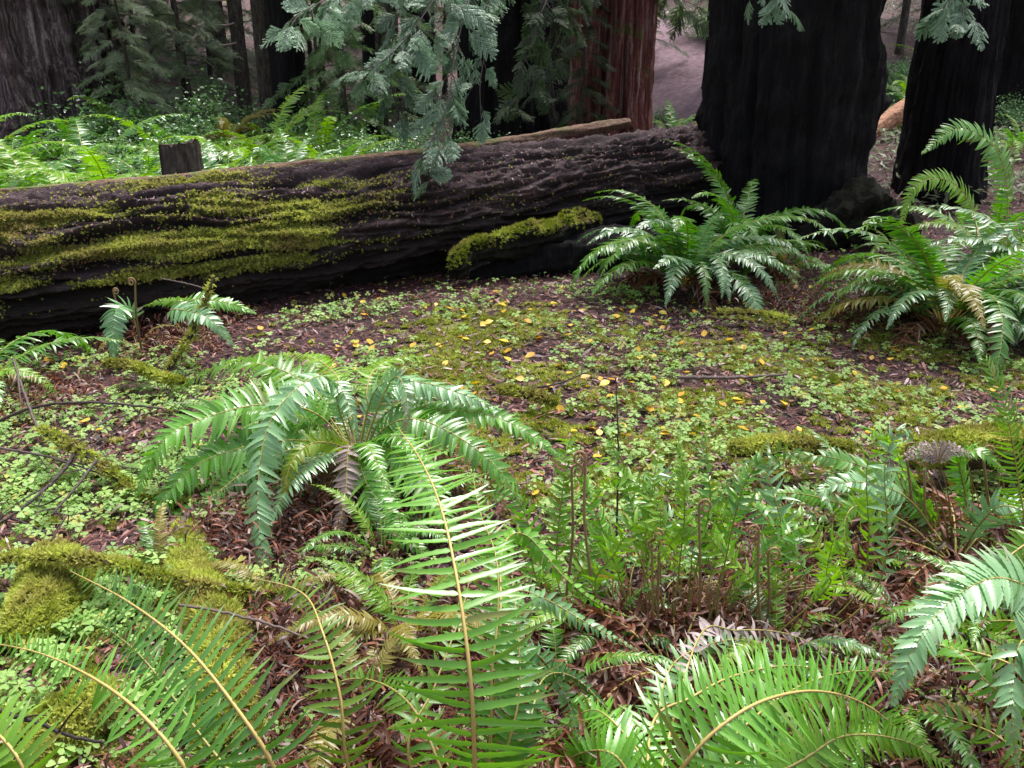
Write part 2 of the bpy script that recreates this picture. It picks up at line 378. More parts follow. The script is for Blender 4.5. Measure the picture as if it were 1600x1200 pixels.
TREES['red'] = tree("redwood_tree", 955, 11.2, .47, 13, M['red'], "red brown stringy barked trunk with pale streaks beside the pink trail", 11, flare=.22, furrow=.2, taper=.3, base_py=100, nf=14)
TREES['dark'] = tree("redwood_tree", 790, 12.2, .62, 13, M['black'], "wide dark trunk behind the blue green hanging boughs", 14, flare=.25, furrow=.14, base_py=100)
TREES['left'] = tree("redwood_tree", 10, 13.6, 1.52, 14, M['grey_red'], "giant furrowed grey brown trunk at the left edge beyond the ferns", 17, flare=.12, furrow=.28, taper=.2, base_py=100, nf=13)
for px, d, r, mt, lb, sd in (
    (376, 14, .11, 'sapling', "thin grey brown trunk with pale dead side twigs", 21),
    (414, 13.4, .12, 'sapling', "thin mossy trunk between the twiggy one and the dark pair", 22),
    (441, 12.8, .17, 'dark', "dark slender trunk, thicker one of the close dark pair", 23),
    (467, 14.2, .10, 'dark', "very dark thin trunk right behind the thicker of the dark pair", 24),
    (500, 15.5, .08, 'sapling', "slim trunk half hidden by foliage right of the dark pair", 25),
    (578, 12, .09, 'dark', "thin black trunk left of the hanging blue green boughs", 26),
    (604, 17.5, .24, 'grey_red', "pinkish grey trunk seen just right of the thin black one", 27),
    (345, 19, .16, 'sapling', "far trunk left of the one with dead side twigs", 28),
    (655, 15.5, .28, 'dark', "dark trunk hidden behind the hanging boughs, left of the widest dark trunk", 29),
    (880, 16, .30, 'dark', "dark trunk in the gloom left of the red barked trunk", 30),
    (258, 21, .25, 'grey_red', "far grey trunk behind the feathery young conifers", 31),
    (175, 19, .17, 'dark', "dark far trunk just right of the giant grey one", 32),
    (1110, 17, .12, 'dark', "thin dark trunk beside the trail, touching the huge charred one", 33),
    (1402, 18, .07, 'sapling', "thin far stem seen in the gap between the two charred trunks", 34)):
    TREES[lb[:6] + str(sd)] = tr = tree("slender_tree", px, d, r, 11, M[mt], lb, sd, flare=.25, furrow=.1, taper=.2, base_py=100, group="thin trunks in the background")
    if sd == 21:
        for k, (zp, ln) in enumerate(((1.35, .8), (1.62, .55), (1.95, .62), (2.2, .6))):
            mb = MB(); P = spline([(0, -.1, zp), (-.2 * ln, -.12, zp - .03), (-.6 * ln, -.2, zp - .02), (-ln, -.2, zp + .06)], 12)
            tube(mb, P, np.linspace(.014, .005, 12), 5, 0, (1.6, 1, 0)); mb.build('dead_twig', M['litter'], tr)

# ------------------------------------------------------------------ the big fallen log
LOGR = .41
def log_axis(t):
    """t 0..1 from beyond the left edge to behind the burnt trunk"""
    A = np.array([[xat(-420, 4.1, 420), 4.1], [xat(0, 4.74, 420), 4.76], [xat(550, 5.98, 350), 6.0], [xat(1100, 7.95, 300), 7.95], [xat(1190, 8.35, 280), 8.5]])
    zc = np.array([.35, .335, .34, .39, .40])
    P = spline(np.c_[A, zc], 200)
    i = np.clip(t, 0, 1) * 199; k = np.arange(200)
    return np.stack([np.interp(i, k, P[:, j]) for j in range(3)], -1)
def log_surface(U, TH):
    c = log_axis(U); T = nrm(log_axis(U + .004) - log_axis(U - .004)); T = np.where(np.isfinite(T), T, 0)
    Nh = nrm(np.cross(T, [0, 0, 1.])); Up = np.cross(Nh, T)      # Nh points towards the camera side
    s = U * 9.3
    ct, st = np.cos(TH), np.sin(TH)
    wav = TH + .35 * noise(s * .55, TH * .7, 3) + .12 * noise(s * 1.6, TH * 2, 6)
    fl = fbm(s * .62 + .5 * noise(s * 1.3, TH * 3, 11), np.cos(wav) * 4.2, np.sin(wav) * 4.2, 4)
    ridge = 1 - np.abs(fl) * 2.2
    R = LOGR * (1 + .05 * noise(s * .5, ct, st)) + .048 * np.clip(ridge, -1, 1) - .03
    R = R + .020 * fbm(s * 4, ct * 8, st * 8, 4) + .010 * fbm(s * 16, ct * 26, st * 26, 3) - .03 * sstep(.25, .5, fbm(s * 1.1, ct * 3.5, st * 3.5 + 9, 3))
    P = c + R[..., None] * (ct[..., None] * Nh + st[..., None] * Up)
    return P, ridge
def make_log():
    nu, nt = 720, 260
    U, TH = np.meshgrid(np.linspace(0.0, 1, nu), np.linspace(0, 2 * np.pi, nt, endpoint=False), indexing='ij')
    P, ridge = log_surface(U, TH)
    s = U * 9.3
    up = np.sin(TH)
    patch = .5 + .85 * fbm(s * 1.0, TH * 2.5 + .3 * s, 7, 5)
    side = sstep(-.55, .10, up) * (1 - .55 * sstep(.80, .98, up))
    right = sstep(.84, .92, U) * .25
    dens = side * (.98 * (1 - sstep(.30, .52, U)) + .20 * sstep(.30, .52, U) + right)
    dens = dens * (0.70 + .30 * sstep(-.1, .5, ridge))
    moss = np.clip(patch * dens * 1.15 + dens * .12, 0, 1)
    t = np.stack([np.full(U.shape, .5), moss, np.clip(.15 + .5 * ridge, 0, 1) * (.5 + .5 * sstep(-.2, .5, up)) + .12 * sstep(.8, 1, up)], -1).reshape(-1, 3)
    i = np.arange(nu - 1)[:, None] * nt; j = np.arange(nt)[None]; j2 = (j + 1) % nt
    F = np.stack([i + j, i + j2, i + nt + j2, i + nt + j], -1).reshape(-1, 4)
    c0 = P[nu // 2].mean(0) * [1, 1, 0]
    root = empty("fallen_log", c0, "massive fallen trunk with furrowed dark bark and bright moss, lying across the clearing", "log")
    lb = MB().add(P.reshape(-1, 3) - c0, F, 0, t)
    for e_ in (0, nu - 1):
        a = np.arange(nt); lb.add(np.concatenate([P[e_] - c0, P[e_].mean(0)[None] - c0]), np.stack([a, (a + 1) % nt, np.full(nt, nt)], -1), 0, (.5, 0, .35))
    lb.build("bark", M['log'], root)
    # moss fuzz
    n = 330000; u = RNG.uniform(0, 1, n); th = RNG.uniform(-.6, np.pi * .8, n)
    ui = np.clip((u * (nu - 1)).astype(int), 0, nu - 1); ti = ((th % (2 * np.pi)) / (2 * np.pi) * nt).astype(int) % nt
    keep = moss[ui, ti] + RNG.normal(0, .15, n) > .52
    Q = P[ui[keep], ti[keep]] + RNG.normal(0, .006, (keep.sum(), 3)); nn = len(Q)
    C = log_axis(u[keep]); out = nrm(Q - C)
    tv, tf = tuft_tpl()
    R = align(out + RNG.normal(0, .35, (nn, 3)), RNG.uniform(0, 6.28, nn))
    tn = np.zeros((nn, 3)); tn[:, 0] = np.clip(.5 + .5 * fbm(Q[:, 0] * 2.5, Q[:, 1] * 2.5, Q[:, 2] * 5, 2) + RNG.normal(0, .2, nn), 0, 1)
    tn[:, 1] = np.clip(.25 + .6 * noise(Q[:, 0] * 4, Q[:, 1] * 4, Q[:, 2] * 8), 0, .8)
    tn[:, 1] = np.clip(tn[:, 1] + RNG.normal(0, .18, nn), 0, .9)
    m_ = 9000; u2 = RNG.uniform(0, 1, m_); th2 = RNG.uniform(.1, np.pi - .2, m_); P2, _ = log_surface(u2, th2); P2 = P2 + nrm(P2 - log_axis(u2)) * .006
    lv = np.array([[-.5, -.07, 0], [0, -.1, .05], [.5, -.03, 0], [.5, .03, 0], [0, .1, .05], [-.5, .07, 0]]); t2 = np.zeros((m_, 3)); t2[:, 0] = RNG.uniform(0, 1.1, m_); t2[:, 1] = (RNG.uniform(0, 1, m_) < .08) * .8
    mf = MB(); scatter(mf, lv, np.array([[0, 1, 4, 5], [1, 2, 3, 4]]), P2 - c0, align(nrm(P2 - log_axis(u2)) + RNG.normal(0, .25, (m_, 3)), RNG.uniform(0, 6, m_)), RNG.uniform(.008, .03, m_), 0, t2)
    tag(mf.build("litter", M['litter'], root, smooth=False), kind='stuff')
    mb = MB(); scatter(mb, tv, tf, Q - c0, R, RNG.uniform(.35, 1.0, nn), 0, tn)
    tag(mb.build("moss", M['moss'], root), kind='stuff')
def tuft_tpl(k=4, h=.014, w=.0045):
    V, F = [], []
    for a in range(k):
        t = a * 2 * math.pi / k + .3; c, s_ = math.cos(t), math.sin(t)
        V += [(-s_ * w, c * w, 0), (s_ * w, -c * w, 0), (c * h * .8, s_ * h * .8, h)]
        F.append((3 * a, 3 * a + 1, 3 * a + 2))
    return np.array(V), np.array(F)
def align(Nv, spin):
    """rotation matrices whose z axis is Nv"""
    z = nrm(Nv); ref = np.where(np.abs(z[:, 2:3]) < .9, np.array([[0, 0, 1.]]), np.array([[1., 0, 0]]))
    x = nrm(np.cross(ref, z)); y = np.cross(z, x)
    c, s_ = np.cos(spin)[:, None], np.sin(spin)[:, None]
    return np.stack([x * c + y * s_, y * c - x * s_, z], -1)
make_log()

def rough_log(name, pts, radii, mat, label, cat, sides=40, amp=.15, mossy=0.0, n=120, group=None, stretch=1.0, seed=0, moss_side=.0, flatten=1.0, mt=0.0):
    """a lumpy trunk or root along a line, optionally with moss fuzz as a part"""
    P = spline(pts, n); R = np.interp(np.linspace(0, 1, n), np.linspace(0, 1, len(radii)), radii)
    T = nrm(np.gradient(P, axis=0)); A = nrm(np.cross(T, [0.02, 0.01, 1.])); B = np.cross(A, T)
    th = np.linspace(0, 2 * np.pi, sides, endpoint=False)
    s = np.arange(n)[:, None] / n * np.linalg.norm(np.diff(P, axis=0), axis=1).sum()
    ct, st = np.cos(th)[None], np.sin(th)[None]
    rr = R[:, None] * (1 + amp * fbm(s * 2.2 * stretch + seed, ct * 2.0, st * 2.0, 4) + amp * .4 * fbm(s * 12 + seed, ct * 4, st * 4, 2))
    rr[0] *= .3; rr[-1] *= .3; rr[1] *= .85; rr[-2] *= .85
    V = P[:, None] + rr[..., None] * (ct[..., None] * A[:, None] + flatten * st[..., None] * B[:, None])
    c0 = P.mean(0); c0[2] = P[:, 2].min()
    i = np.arange(n - 1)[:, None] * sides; j = np.arange(sides)[None]; j2 = (j + 1) % sides
    F = np.stack([i + j, i + j2, i + sides + j2, i + sides + j], -1).reshape(-1, 4)
    mb = MB().add(V.reshape(-1, 3) - c0, F)
    for e in (0, n - 1):
        a = np.arange(sides); mb.add(np.concatenate([V[e] - c0, P[e][None] - c0]), np.stack([a, (a + 1) % sides, np.full(sides, sides)], -1))
    if not mossy:
        o = mb.build(name, mat, None, loc=c0); return tag(o, label, cat, group)
    root = empty(name, c0, label, cat, group); mb.build("bark", mat, root)
    area = (2 * np.pi * R.mean()) * s.max(); k = int(area * 26000 * mossy)
    ii = RNG.integers(0, n, k); jj = RNG.integers(0, sides, k)
    up = np.sin(th)[jj]; f = RNG.uniform(0, 1, (k, 1))
    Q = V[ii, jj] * (1 - f) + V[ii, (jj + 1) % sides] * f
    keep = (up + .8 * fbm(Q[:, 0] * 5, Q[:, 1] * 5, Q[:, 2] * 5, 2) + RNG.normal(0, .2, k)) > moss_side
    Q = Q[keep]; out = nrm(Q - P[ii[keep]]); k = len(Q); Q = Q + out * RNG.uniform(0, .012, (k, 1))
    tv, tf = tuft_tpl()
    tn = np.zeros((k, 3)); tn[:, 0] = mt + np.clip(.45 + .7 * fbm(Q[:, 0] * 6, Q[:, 1] * 6, Q[:, 2] * 6, 2) + RNG.normal(0, .2, k), 0, 1)
    tn[:, 1] = np.clip(.15 + .6 * noise(Q[:, 0] * 9, Q[:, 1] * 9, Q[:, 2] * 9), 0, .8)
    m2 = MB(); scatter(m2, tv, tf, Q - c0, align(out + RNG.normal(0, .5, (k, 3)), RNG.uniform(0, 6, k)), RNG.uniform(.6, 1.6, k), 0, tn)
    tag(m2.build("moss", M['moss'], root), kind='stuff')
    return root
# pole lying along the back of the log
rough_log("slender_fallen_trunk", [at(-120, 312, 5.6), at(150, 293, 5.9), at(400, 268, 6.5), at(600, 248, 7.0), at(760, 228, 7.45), at(880, 208, 8.0), at(985, 191, 8.5)],
          [.035, .042, .04, .046, .044, .05, .045], M['pole'], "slender reddish brown trunk lying along the back of the massive log", "log", amp=.28, sides=24, n=220)
# mossy root running down from the burnt trunk
rough_log("mossy_root", [at(716, 436, 5.75), at(718, 412, 5.75), at(735, 392, 5.85), at(790, 380, 6.0), at(850, 366, 6.2), at(895, 352, 6.4), at(930, 350, 6.7)],
          [.045, .07, .08, .09, .08, .08, .05], M['mossroot'], "mossy arching root slab propped in front of the massive log", "root", amp=.6, stretch=1.6, mossy=.5, moss_side=.7, mt=-.6)
# black chunk filling the gap below that root
rough_log("dark_log_chunk", [at(728, 435, 5.95), at(790, 420, 6.1), at(860, 405, 6.25), at(960, 400, 6.5), at(1060, 390, 6.9)], [.06, .13, .19, .22, .2], M['black'],
          "dark chunk of wood under the mossy arching root", "log", amp=.25)
rough_log("mossy_root", [at(1255, 400, 6.75), at(1300, 350, 6.85), at(1350, 330, 6.95), at(1400, 360, 6.9), at(1425, 400, 6.8)], [.06, .17, .22, .17, .06], M['mossroot'],
          "dark mossy root mound at the right foot of the huge charred trunk", "root", amp=.55, stretch=2)
rough_log("fallen_orange_trunk", [at(1340, 222, 10.4), at(1385, 190, 10.7), at(1420, 166, 11.0), at(1480, 140, 11.6)], [.08, .11, .11, .10], M['orange_log'],
          "bare orange fallen trunk seen in the gap between the charred trunks", "log", amp=.12)
rough_log("half_buried_log", [at(1140, 705, 2.92), at(1240, 700, 2.95), at(1330, 704, 2.93)], [.02, .035, .02], M['mossbranch'],
          "low mossy half buried log in the clearing, left of the larger mossy one", "log", amp=.2, mossy=1.0, moss_side=-.2)
rough_log("half_buried_log", [at(1420, 715, 2.85), at(1500, 705, 2.9), at(1600, 705, 2.9), at(1760, 715, 2.8)], [.04, .07, .08, .08], M['mossbranch'],
          "larger mossy log at the right edge behind the pale dead frond", "log", amp=.22, mossy=1.0, moss_side=.05)
# stump behind the log
def stump():
    c = at(289, 282, 6.9); zb = float(H(c[0], c[1])); root = empty("cut_stump", (c[0], c[1], zb), "square topped dark stump standing behind the massive log", "stump")
    top = at(289, 226, 6.9)[2] - zb; n, k = 30, 40
    th = np.linspace(0, 2 * np.pi, k, endpoint=False); z = np.linspace(-.05, top, n)
    sq = 1 / np.maximum(np.abs(np.cos(th)), np.abs(np.sin(th))) ** .55
    R = .135 * sq[None] * (1.08 - .1 * (z / top)[:, None]) * (1 + .10 * fbm(np.cos(th)[None] * 5, np.sin(th)[None] * 5, z[:, None] * 1.5, 4))
    zt = z[:, None] + (z / top)[:, None] * (.03 * np.cos(th + .9)[None] + .035 * fbm(np.cos(th) * 4, np.sin(th) * 4, .5, 3)[None])
    R = R * (1 + .35 * np.exp(-z / .08))[:, None]
    V = np.stack([R * np.cos(th), R * np.sin(th), zt + 0 * R], -1)
    i = np.arange(n - 1)[:, None] * k; j = np.arange(k)[None]
    F = np.stack([i + j, i + (j + 1) % k, i + k + (j + 1) % k, i + k + j], -1).reshape(-1, 4)
    MB().add(V.reshape(-1, 3), F).build("trunk", M['sapling'], root)
    a = np.arange(k); Vt = np.concatenate([V[-1] * [.97, .97, 1] + [0, 0, .004], V[-1].mean(0)[None] + [0, 0, .006]])
    MB().add(Vt, np.stack([a, (a + 1) % k, np.full(k, k)], -1)).build("cut_face", M['mossbranch'], root, smooth=False)
stump()

# ------------------------------------------------------------------ ferns
def pinna_tpl(kind='plain'):
    if kind == 'serrate':
        u = np.linspace(0, 1, 15); wd = np.interp(u, [0, .04, .12, .3, .6, .85, 1], [.2, 1.0, 1.08, .95, .78, .42, .03])
        wd[1:-1] *= np.where(np.arange(13) % 2 == 0, 1.08, .86)
    else:
        u = np.array([0, .06, .3, .6, .85, 1]); wd = np.array([.25, 1.1, .95, .8, .42, .03])
    return u, wd
def frond_geo(mb, P, S_, Lmax, wpin, npair, t0=.14, fwd=.25, droop=.25, fold=.25, tint=.5, dead=0.0, deadtip=0.0, twist=0.0, kind='plain', rr=.0032,
              jit=1.0, rng=RNG, blade=0, stalk=1, tipf=.8, curl=0.0, lay=0.0, gap=0.0, rtint=.5):
    """P (n,3) rachis, S_ (n,3) side vectors; paired pinnae all along it"""
    n = len(P); T = nrm(np.gradient(P, axis=0)); S_ = nrm(S_ - T * (S_ * T).sum(1, keepdims=True)); N = np.cross(S_, T)
    R = rr * np.interp(np.linspace(0, 1, n), [0, .4, 1], [1.4, 1, .25])
    tube(mb, P, R, 5, stalk, (rtint, dead * .6, 0), cap=False)
    t = t0 + (1 - t0) * (np.linspace(0, 1, npair) ** .92) * .995
    t = np.repeat(t, 2) + rng.normal(0, .0012 * jit, npair * 2); t = np.clip(t, 0, 1); sgn = np.tile([1., -1.], npair)
    gap = max(gap, .025 * jit)
    if gap:
        kp = rng.uniform(0, 1, len(t)) > gap; t, sgn = t[kp], sgn[kp]
    m = len(t); ix = t * (n - 1)
    g = lambda A: np.stack([np.interp(ix, np.arange(n), A[:, k]) for k in range(3)], 1)
    p, T1, S1, N1 = g(P), nrm(g(T)), nrm(g(S_)), nrm(g(N))
    f = np.minimum(1, .62 + (t - t0) / .16 * .38) * np.clip(1 - ((t - .25).clip(0) / .76) ** 2.0, 0.0, 1) ** tipf
    L = Lmax * np.maximum(f, .05) * (1 + .07 * jit * rng.normal(size=m)); W = wpin * np.clip(f, .25, 1) ** .5 * (1 + .08 * rng.normal(size=m))
    a = fwd + .65 * t ** 3 + .07 * jit * rng.normal(size=m); tw = twist + .24 * jit * rng.normal(size=m); up = lay + .10 * jit * rng.normal(size=m)
    A = (np.cos(a) * sgn)[:, None] * S1 + np.sin(a)[:, None] * T1; A = nrm(A * np.cos(up)[:, None] + N1 * np.sin(up)[:, None])
    B0 = nrm(T1 - A * (A * T1).sum(1, keepdims=True)); N2 = nrm(np.cross(A, B0) * sgn[:, None])
    B = B0 * np.cos(tw)[:, None] + N2 * np.sin(tw)[:, None]; Nn = N2 * np.cos(tw)[:, None] - B0 * np.sin(tw)[:, None]
    u, wd = pinna_tpl(kind); K = len(u)
    dr = droop * (1 + .45 * jit * rng.normal(size=m)); cv = (.10 + .12 * jit * rng.normal(size=m) + curl)
    U = u[None, :, None]
    mid = p[:, None] + (U * L[:, None, None]) * A[:, None] - (dr[:, None] * u[None] ** 2 * L[:, None])[..., None] * Nn[:, None] + (cv[:, None] * u[None] ** 2 * L[:, None])[..., None] * B0[:, None]
    ww = wd[None] * W[:, None]
    ed = (fold * ww)[..., None] * Nn[:, None]
    V = np.stack([mid + ww[..., None] * B[:, None] + ed, mid, mid - ww[..., None] * B[:, None] + ed], 2)   # m,K,3,3
    base = (np.arange(m) * K * 3)[:, None, None]; k = np.arange(K - 1)[None, :, None] * 3; c = np.arange(2)[None, None]
    F = np.stack([base + k + c, base + k + c + 1, base + k + c + 4, base + k + c + 3], -1).reshape(-1, 4)
    tn = np.zeros((m, 3)); tn[:, 0] = np.clip(tint + .12 * rng.normal(size=m) + .15 * (t - .5), 0, 1.2)
    tn[:, 1] = np.clip(dead + deadtip * sstep(.7, 1, t) + (rng.uniform(0, 1, m) < .012) * .8 * rng.uniform(size=m), 0, 1)
    tip = (rng.uniform(0, 1, m) < .14)[:, None, None] * (u[None, :, None] ** 3) * np.ones((1, 1, 3)); tn = np.repeat(tn, K * 3, 0); tn[:, 1] = np.clip(tn[:, 1] + .8 * tip.reshape(-1), 0, 1)
    mb.add(V.reshape(-1, 3), F, blade, tn)
    return mb
def arc_path(L, e0, e1, n=44, side=0.0, pw=1.0):
    """rachis in the xz plane, leaving the crown at elevation e0 and ending at e1"""
    s = np.linspace(0, 1, n); e = e0 + (e1 - e0) * s ** pw; az = side * s ** 1.5
    d = np.stack([np.cos(e) * np.cos(az), np.cos(e) * np.sin(az), np.sin(e)], 1) * (L / (n - 1))
    P = np.concatenate([[[0, 0, 0]], np.cumsum(d, 0)[:-1]]); Sv = np.stack([np.sin(az), -np.cos(az), 0 * az], 1)
    return P, Sv
D = math.radians
def mk_frond_mesh(L, e0, e1, side=0, blade='fern', Lp=.085, wp=.0085, npair=44, seed=0, **kw):
    rng = np.random.default_rng(seed); P, Sv = arc_path(L, e0, e1, side=side, pw=kw.pop('pw', 1.1))
    mb = MB(); frond_geo(mb, P, Sv, Lp, wp, npair, rng=rng, **kw); return mb.mesh("frond", [M[blade], M['rachis']])
TPL = {}
def tpls(key, blade, variants):
    TPL[key] = [mk_frond_mesh(blade=blade, seed=100 + k, **v) for k, v in enumerate(variants)]
V0 = [dict(L=.9, e0=D(66), e1=D(-85), side=.15, Lp=.10, wp=.0095, npair=48), dict(L=.8, e0=D(48), e1=D(-75), side=-.3, Lp=.095, wp=.0095, npair=46), dict(L=.85, e0=D(72), e1=D(-35), side=.2), dict(L=.80, e0=D(62), e1=D(-60), side=-.25), dict(L=.95, e0=D(80), e1=D(-15), side=.1),
      dict(L=.75, e0=D(50), e1=D(-50), side=.3, twist=.15), dict(L=.9, e0=D(70), e1=D(-75), side=-.1), dict(L=.8, e0=D(40), e1=D(-30), side=-.35, twist=-.2)]
tpls('green', 'fern', V0); tpls('lime', 'fern_lime', [dict(v, tint=.6) for v in V0]); tpls('blue', 'fern_sheen', [dict(v, tint=.5) for v in V0])  # blue fronds carry the painted sheen colour
tpls('dead', 'fern_dead', [dict(v, droop=.7, jit=2.6, fold=.6, e1=D(-85), e0=D(45), L=.7, gap=.15, curl=.3) for v in V0[2:6]])
tpls('brownish', 'fern_lime', [dict(v, dead=.65) for v in V0[:3]])
def put_frond(root, me, az, sc, tilt=0.0, name='frond', roll=0.0, z=0.02, off=.03):
    o = bpy.data.objects.new(name, me); S.collection.objects.link(o); o.parent = root
    o.location = (math.cos(az) * off, math.sin(az) * off, z); o.rotation_euler = (roll, tilt, az); o.scale = (sc,) * 3
    return o
def fern(px=None, py=None, pos=None, label='', n=12, sc=1.0, mix=(('green', 1),), seed=0, dead=2, azr=(0, 360), name='sword_fern', group=None, tiltr=.12, up=0, zoff=0.0):
    p = pos if pos is not None else gnd(px, py)
    rg = random.Random(seed * 31 + 5); root = empty(name, (p[0], p[1], p[2] + zoff), label, 'fern', group)
    keys = [k for k, c in mix for _ in range(c)]
    for k in range(n):
        az = D(azr[0] + (azr[1] - azr[0]) * (k + rg.uniform(-.35, .35)) / n)
        me = rg.choice(TPL[rg.choice(keys)])
        put_frond(root, me, az, sc * rg.uniform(.78, 1.15), rg.uniform(-tiltr, tiltr) - up, roll=rg.uniform(-.25, .25))
    for k in range(dead):
        o = put_frond(root, rg.choice(TPL['dead']), rg.uniform(0, 6.28), sc * rg.uniform(.7, 1.0), rg.uniform(0, .3), 'dead_frond')
    return root
def hero(root, pts, Lp, wp, npair, blade='fern', hint=(0, -.45, .9), name='frond', seed=0, kind='serrate', n=60, **kw):
    """a frond of its own, laid out in metres through points (px, py, forward distance)"""
    c0 = np.array(root.location); W = np.array([q if len(q) == 3 and isinstance(q, np.ndarray) else at(*q) for q in pts])
    P = spline(W - c0, n); T = nrm(np.gradient(P, axis=0)); h = np.asarray(hint, float)
    if h.ndim == 2: h = np.stack([np.interp(np.linspace(0, 1, n), np.linspace(0, 1, len(h)), h[:, k]) for k in range(3)], 1)
    Sv = np.cross(T, h + 0 * T); mb = MB(); frond_geo(mb, P, Sv, Lp, wp, npair, kind=kind, rng=np.random.default_rng(seed + 900), **kw)
    return mb.build(name, [M[blade], M['rachis']], root)
def fiddle(root, px, py0, py1, d0, d1, r=.0045, curl=.016, side=1, bend=0):
    r *= .8; curl *= 1.25
    c0 = np.array(root.location); a = at(px + bend, py0, d0); b = at(px, py1, d1)
    P = spline([a, (a + b) / 2 + [.01 * side, 0, 0], b], 20); top = P[-1]
    k = np.linspace(0, 1, 34); ang = k * 2 * np.pi * 1.45; rad = curl * (1 - .62 * k)
    sp = np.stack([top[0] + side * (curl - rad * np.cos(ang)), top[1] - .012 * k, top[2] + rad * np.sin(ang) * 1.25], 1)
    Q = np.concatenate([P, sp[1:]]); R = np.concatenate([np.linspace(r * 1.25, r, 20), np.linspace(r, r * .55, 33)])
    tn = np.zeros((len(Q), 3)); tn[:, 0] = np.linspace(.4, 1.6, len(Q))
    mb = MB(); tube(mb, Q - c0, R, 6, 0, np.repeat(tn, 6, 0), rough=.1, cap=False)
    # papery scales
    m = 160; ii = RNG.integers(0, len(Q) - 4, m); sv = np.array([[-.001, 0, 0], [.001, 0, 0], [0, .002, .008]]); 
    scatter(mb, sv, np.array([[0, 1, 2]]), Q[ii] - c0 + RNG.normal(0, .002, (m, 3)), rots(m, .8), np.full(m, 1.0), 0, np.tile([.9, 0, 0], (m, 1)))
    return mb.build('fiddlehead', M['stipe'], root)

# --- main fern in the middle of the picture
DD = 2.98
r_ = empty("sword_fern", at(560, 740, DD) * [1, 1, 0] + [0, 0, .04], "large glossy fern in the middle, one long pale frond hanging down its left front", "fern")
c = (560, 725, DD)
hero(r_, [c, (540, 640, DD), (505, 588, 2.88), (445, 625, 2.72), (412, 690, 2.6), (403, 790, 2.46), (414, 925, 2.3)], .085, .0105, 60, 'fern_sheen', hint=[(0, -1, .4), (0, -.3, 1), (-.2, -.5, .9), (-.3, -.8, .7), (-.1, -.9, .6)], t0=.22, seed=1, tint=1.15, lay=-.05, tipf=.5)
hero(r_, [c, (530, 640, 3.0), (525, 595, 2.95), (548, 640, 2.85), (560, 690, 2.8)], .06, .0075, 36, 'fern_sheen', hint=(0.4, -.9, .5), t0=.3, seed=2, tint=.8)
hero(r_, [c, (500, 650, 3.0), (420, 632, 2.98), (330, 650, 2.92), (255, 690, 2.82), (212, 775, 2.72)], .135, .0105, 54, 'fern', hint=(-.2, -.65, .8), t0=.2, seed=3, tint=.9)
hero(r_, [c, (490, 690, 2.95), (400, 695, 2.9), (310, 725, 2.82), (255, 780, 2.72), (236, 820, 2.68)], .125, .0105, 50, 'fern', hint=(-.2, -.7, .8), t0=.2, seed=4, tint=.8)
hero(r_, [c, (500, 640, 3.05), (400, 625, 3.05), (320, 630, 3.1), (243, 628, 3.15)], .05, .007, 44, 'fern_sheen', hint=(0, -.2, 1), t0=.3, seed=5, tint=.6)
hero(r_, [c, (500, 620, 3.15), (430, 575, 3.25), (350, 570, 3.35), (270, 610, 3.4)], .11, .010, 44, 'fern_lime', hint=(0, -.3, 1), t0=.2, seed=6, tint=.5)
hero(r_, [c, (470, 700, 2.9), (380, 740, 2.8), (310, 790, 2.72), (200, 830, 2.68)], .07, .0085, 40, 'fern', hint=(-.2, -.6, .8), t0=.25, seed=7, tint=.4)
hero(r_, [c, (575, 640, 3.0), (600, 598, 2.98), (660, 598, 2.95), (720, 615, 2.9), (780, 640, 2.85)], .10, .010, 46, 'fern_sheen', hint=(.1, -.35, 1), t0=.25, seed=8, tint=1.2, lay=-.2)
hero(r_, [c, (590, 640, 2.95), (615, 590, 2.9), (632, 605, 2.82), (636, 650, 2.75), (624, 695, 2.72)], .05, .0075, 34, 'fern_sheen', hint=(0, -1, .4), t0=.45, seed=9, tint=.7, deadtip=1.0)
hero(r_, [c, (600, 670, 2.9), (650, 655, 2.85), (720, 685, 2.75), (780, 735, 2.68), (822, 800, 2.6)], .10, .0105, 50, 'fern', hint=(.25, -.6, .8), t0=.22, seed=10, tint=.6)
hero(r_, [c, (610, 640, 2.95), (690, 640, 2.92), (770, 650, 2.85), (830, 680, 2.8), (885, 722, 2.76)], .085, .011, 44, 'fern', hint=(.2, -.5, .8), t0=.4, seed=11, tint=.75)
hero(r_, [c, (540, 700, 2.8), (490, 692, 2.7), (455, 725, 2.6), (438, 800, 2.52)], .06, .008, 34, 'fern_lime', hint=(-.2, -.9, .5), t0=.35, seed=12, tint=.7, dead=.25, deadtip=.5)
hero(r_, [c, (560, 700, 2.8), (545, 700, 2.72), (540, 770, 2.6), (528, 830, 2.52), (522, 880, 2.48)], .06, .008, 38, 'fern_pale', hint=(0, -1, .45), t0=.3, seed=13, tint=.3, dead=.0)
hero(r_, [c, (600, 700, 2.8), (650, 740, 2.65), (690, 800, 2.5), (720, 850, 2.42)], .11, .0095, 48, 'fern', hint=(.2, -.7, .8), t0=.2, seed=14, tint=.7)
hero(r_, [c, (560, 720, 2.75), (580, 770, 2.6), (625, 830, 2.48), (670, 870, 2.4)], .10, .009, 44, 'fern', hint=(.1, -.8, .7), t0=.2, seed=15, tint=.9)
hero(r_, [c, (570, 650, 3.1), (580, 585, 3.25), (620, 560, 3.45), (690, 560, 3.6)], .07, .0085, 38, 'fern_lime', hint=(0, -.3, 1), t0=.3, seed=16, tint=.7)
hero(r_, [c, (545, 640, 3.1), (520, 580, 3.3), (470, 555, 3.5), (400, 560, 3.6)], .07, .0085, 38, 'fern_lime', hint=(0, -.3, 1), t0=.3, seed=17, tint=.9)
